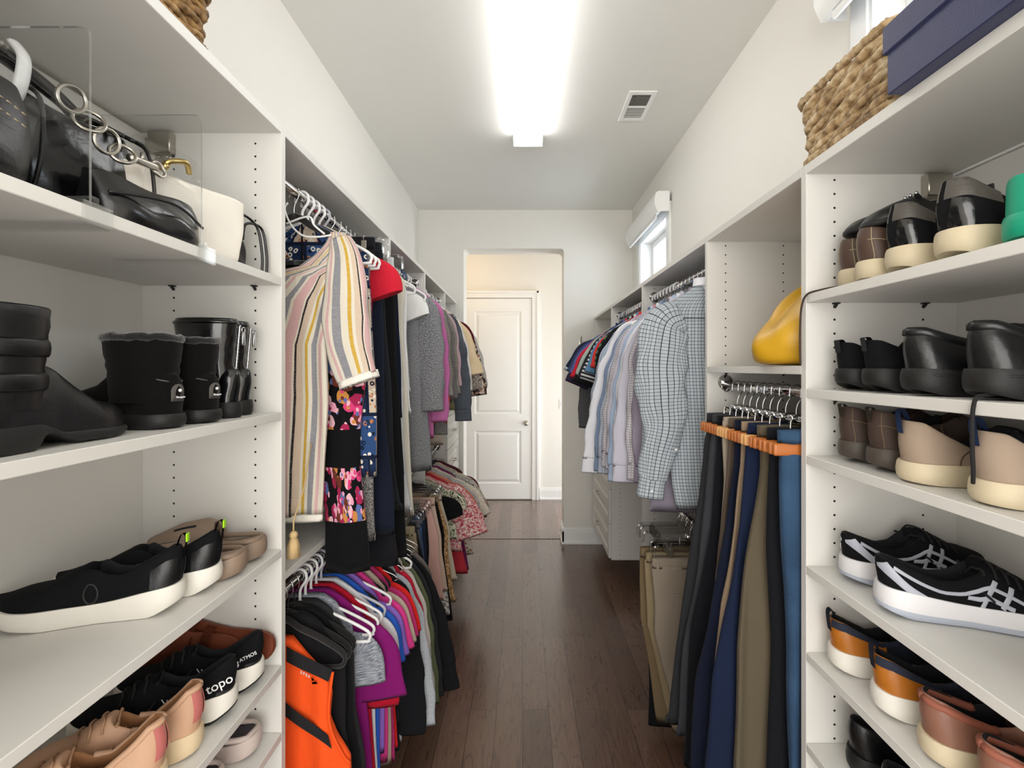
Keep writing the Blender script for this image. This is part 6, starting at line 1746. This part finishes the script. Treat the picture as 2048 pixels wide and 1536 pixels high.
hanger('blue', RU, 3.41, '')['label'] = 'empty blue plastic hanger beside the last white hangers on the right'

# ---- trousers on clamp hangers, rod under the yellow bag
def slacks(Y, label, m, hk, prof, top=None, th=.03, cuff=None, hem=.1):
    """prof: (py, px) of the aisle-side edge at depth Y"""
    t = garment('trousers', label, 'trousers', RP, Y, None)
    hanger(hk, RP, Y, short(label))
    oo = lambda px: RRX - wx(px, Y)
    pr = sorted([(wz(py, Y) - PRZ, oo(px)) for py, px in prof], reverse=True)
    e0 = pr[0][1]
    rows = [(-.10, -.10, min(e0, .10), th * .8), (-.15, -.102, min(e0, .104), th * .8)] + [(z_, -.11 - .03 * min(1, i), e, th) for i, (z_, e) in enumerate(pr) if z_ < -.17]
    rows.append((hem - PRZ, -.14, rows[-1][2] + .01, th))
    drape('legs', rows, m, t, -1, fold=.0065, kx=52, ph=Y * 12, n=40, NP=72, edge=.003)
    drape('folded_cuff', [(-.088, -.104, .104, th * 1.05), (-.118, -.104, .105, th * 1.0)], m, t, -1, fold=0, n=3)
    return t
DEN = cloth('blue_denim', 'denim', ['#22364e', '#385472'], bs=500)
CH = P('charcoal_twill', '#2c2d30'); CH2 = P('graphite_twill', '#3b3c41'); NV = P('navy_twill', '#10172a'); NV2 = P('ink_twill', '#15203a'); OLV = P('olive_twill', '#5d5444'); BEI = P('beige_twill', '#a39686'); TANT = P('tan_twill', '#94806a'); BLT = P('black_twill', '#111318')
slacks(1.150, 'blue denim jeans nearest the shoe shelves on the right', DEN, 'clamp', [(920, 1562), (1100, 1562), (1300, 1572), (1536, 1578)], th=.04)
slacks(1.200, 'midnight black trousers beside the blue denim jeans', BLT, 'clamp', [(920, 1538), (1100, 1535), (1300, 1540), (1536, 1535)], th=.032)
slacks(1.250, 'olive brown trousers between midnight black and navy trousers', OLV, 'clamp', [(940, 1520), (1000, 1512), (1150, 1492), (1300, 1474), (1536, 1468)], th=.04)
slacks(1.300, 'navy trousers beside the olive brown pair', NV2, 'pale', [(930, 1492), (1050, 1480), (1200, 1455), (1350, 1425), (1536, 1408)], th=.036)
slacks(1.342, 'tan trousers showing as a thin strip between navy pairs', TANT, 'clamp', [(930, 1484), (1050, 1470), (1200, 1440), (1350, 1428), (1440, 1425)], th=.024, hem=.5)
slacks(1.382, 'ink blue trousers behind the thin tan strip', NV, 'clamp', [(930, 1468), (1050, 1452), (1200, 1422), (1350, 1395), (1536, 1384)], th=.034)
slacks(1.424, 'coffee brown trousers hidden between ink blue and beige pairs', P('coffee_twill', '#5a4d42'), 'pale', [(930, 1452), (1100, 1436), (1250, 1428), (1500, 1430)], th=.026, hem=.45)
slacks(1.462, 'beige trousers with a crumpled leg', BEI, 'pale', [(880, 1443), (960, 1447), (1060, 1438), (1200, 1428), (1300, 1424)], th=.034, hem=.62)
slacks(1.505, 'deep black dress trousers beside the beige crumpled pair', BLT, 'clamp', [(880, 1437), (1050, 1420), (1250, 1385), (1400, 1375)], th=.03, hem=.35)
slacks(1.548, 'graphite trousers second from the rod end', CH2, 'clamp', [(880, 1420), (1000, 1412), (1150, 1392), (1300, 1368), (1440, 1358)], th=.036, hem=.42)
slacks(1.592, 'charcoal trousers last on the trouser rod, swinging out at the hem', CH, 'clamp', [(880, 1408), (1000, 1398), (1150, 1375), (1300, 1350), (1430, 1338)], th=.036, hem=.43)
# ---- lower rod: khaki trousers
trousers(RL, 1.93, 'taupe khaki trousers with clip, nearest on the lower right rod', P('taupe_khaki', '#8f8375'), hk='clip', w=(-.15, .195), wb=(-.15, .185), bot=(-.12, .07), L=.72, th=.036, pocket=True)
trousers(RL, 1.985, 'sand khaki trousers, middle pair on the lower right rod', P('sand_khaki', '#8c7d62'), hk='clip', w=(-.15, .205), wb=(-.15, .20), bot=(-.12, .09), L=.74, th=.032)
trousers(RL, 2.04, 'brown khaki trousers, farthest khaki pair on the lower right rod', P('brown_khaki', '#77664c'), hk='pale', w=(-.15, .215), wb=(-.15, .21), bot=(-.12, .14), L=.74, th=.032)
trousers(RL, 2.10, 'black trousers behind the khaki pairs on the lower right rod', BLT, hk='clip', w=(-.13, .15), bot=(-.12, .16), L=.80, th=.03)
hanger('clip', RL, 2.16, '')['label'] = 'empty clear clip hanger just behind the black trousers, lower right rod'; hanger('clip', RL, 2.20, '')['label'] = 'empty clear clip hanger farthest along the lower right rod'
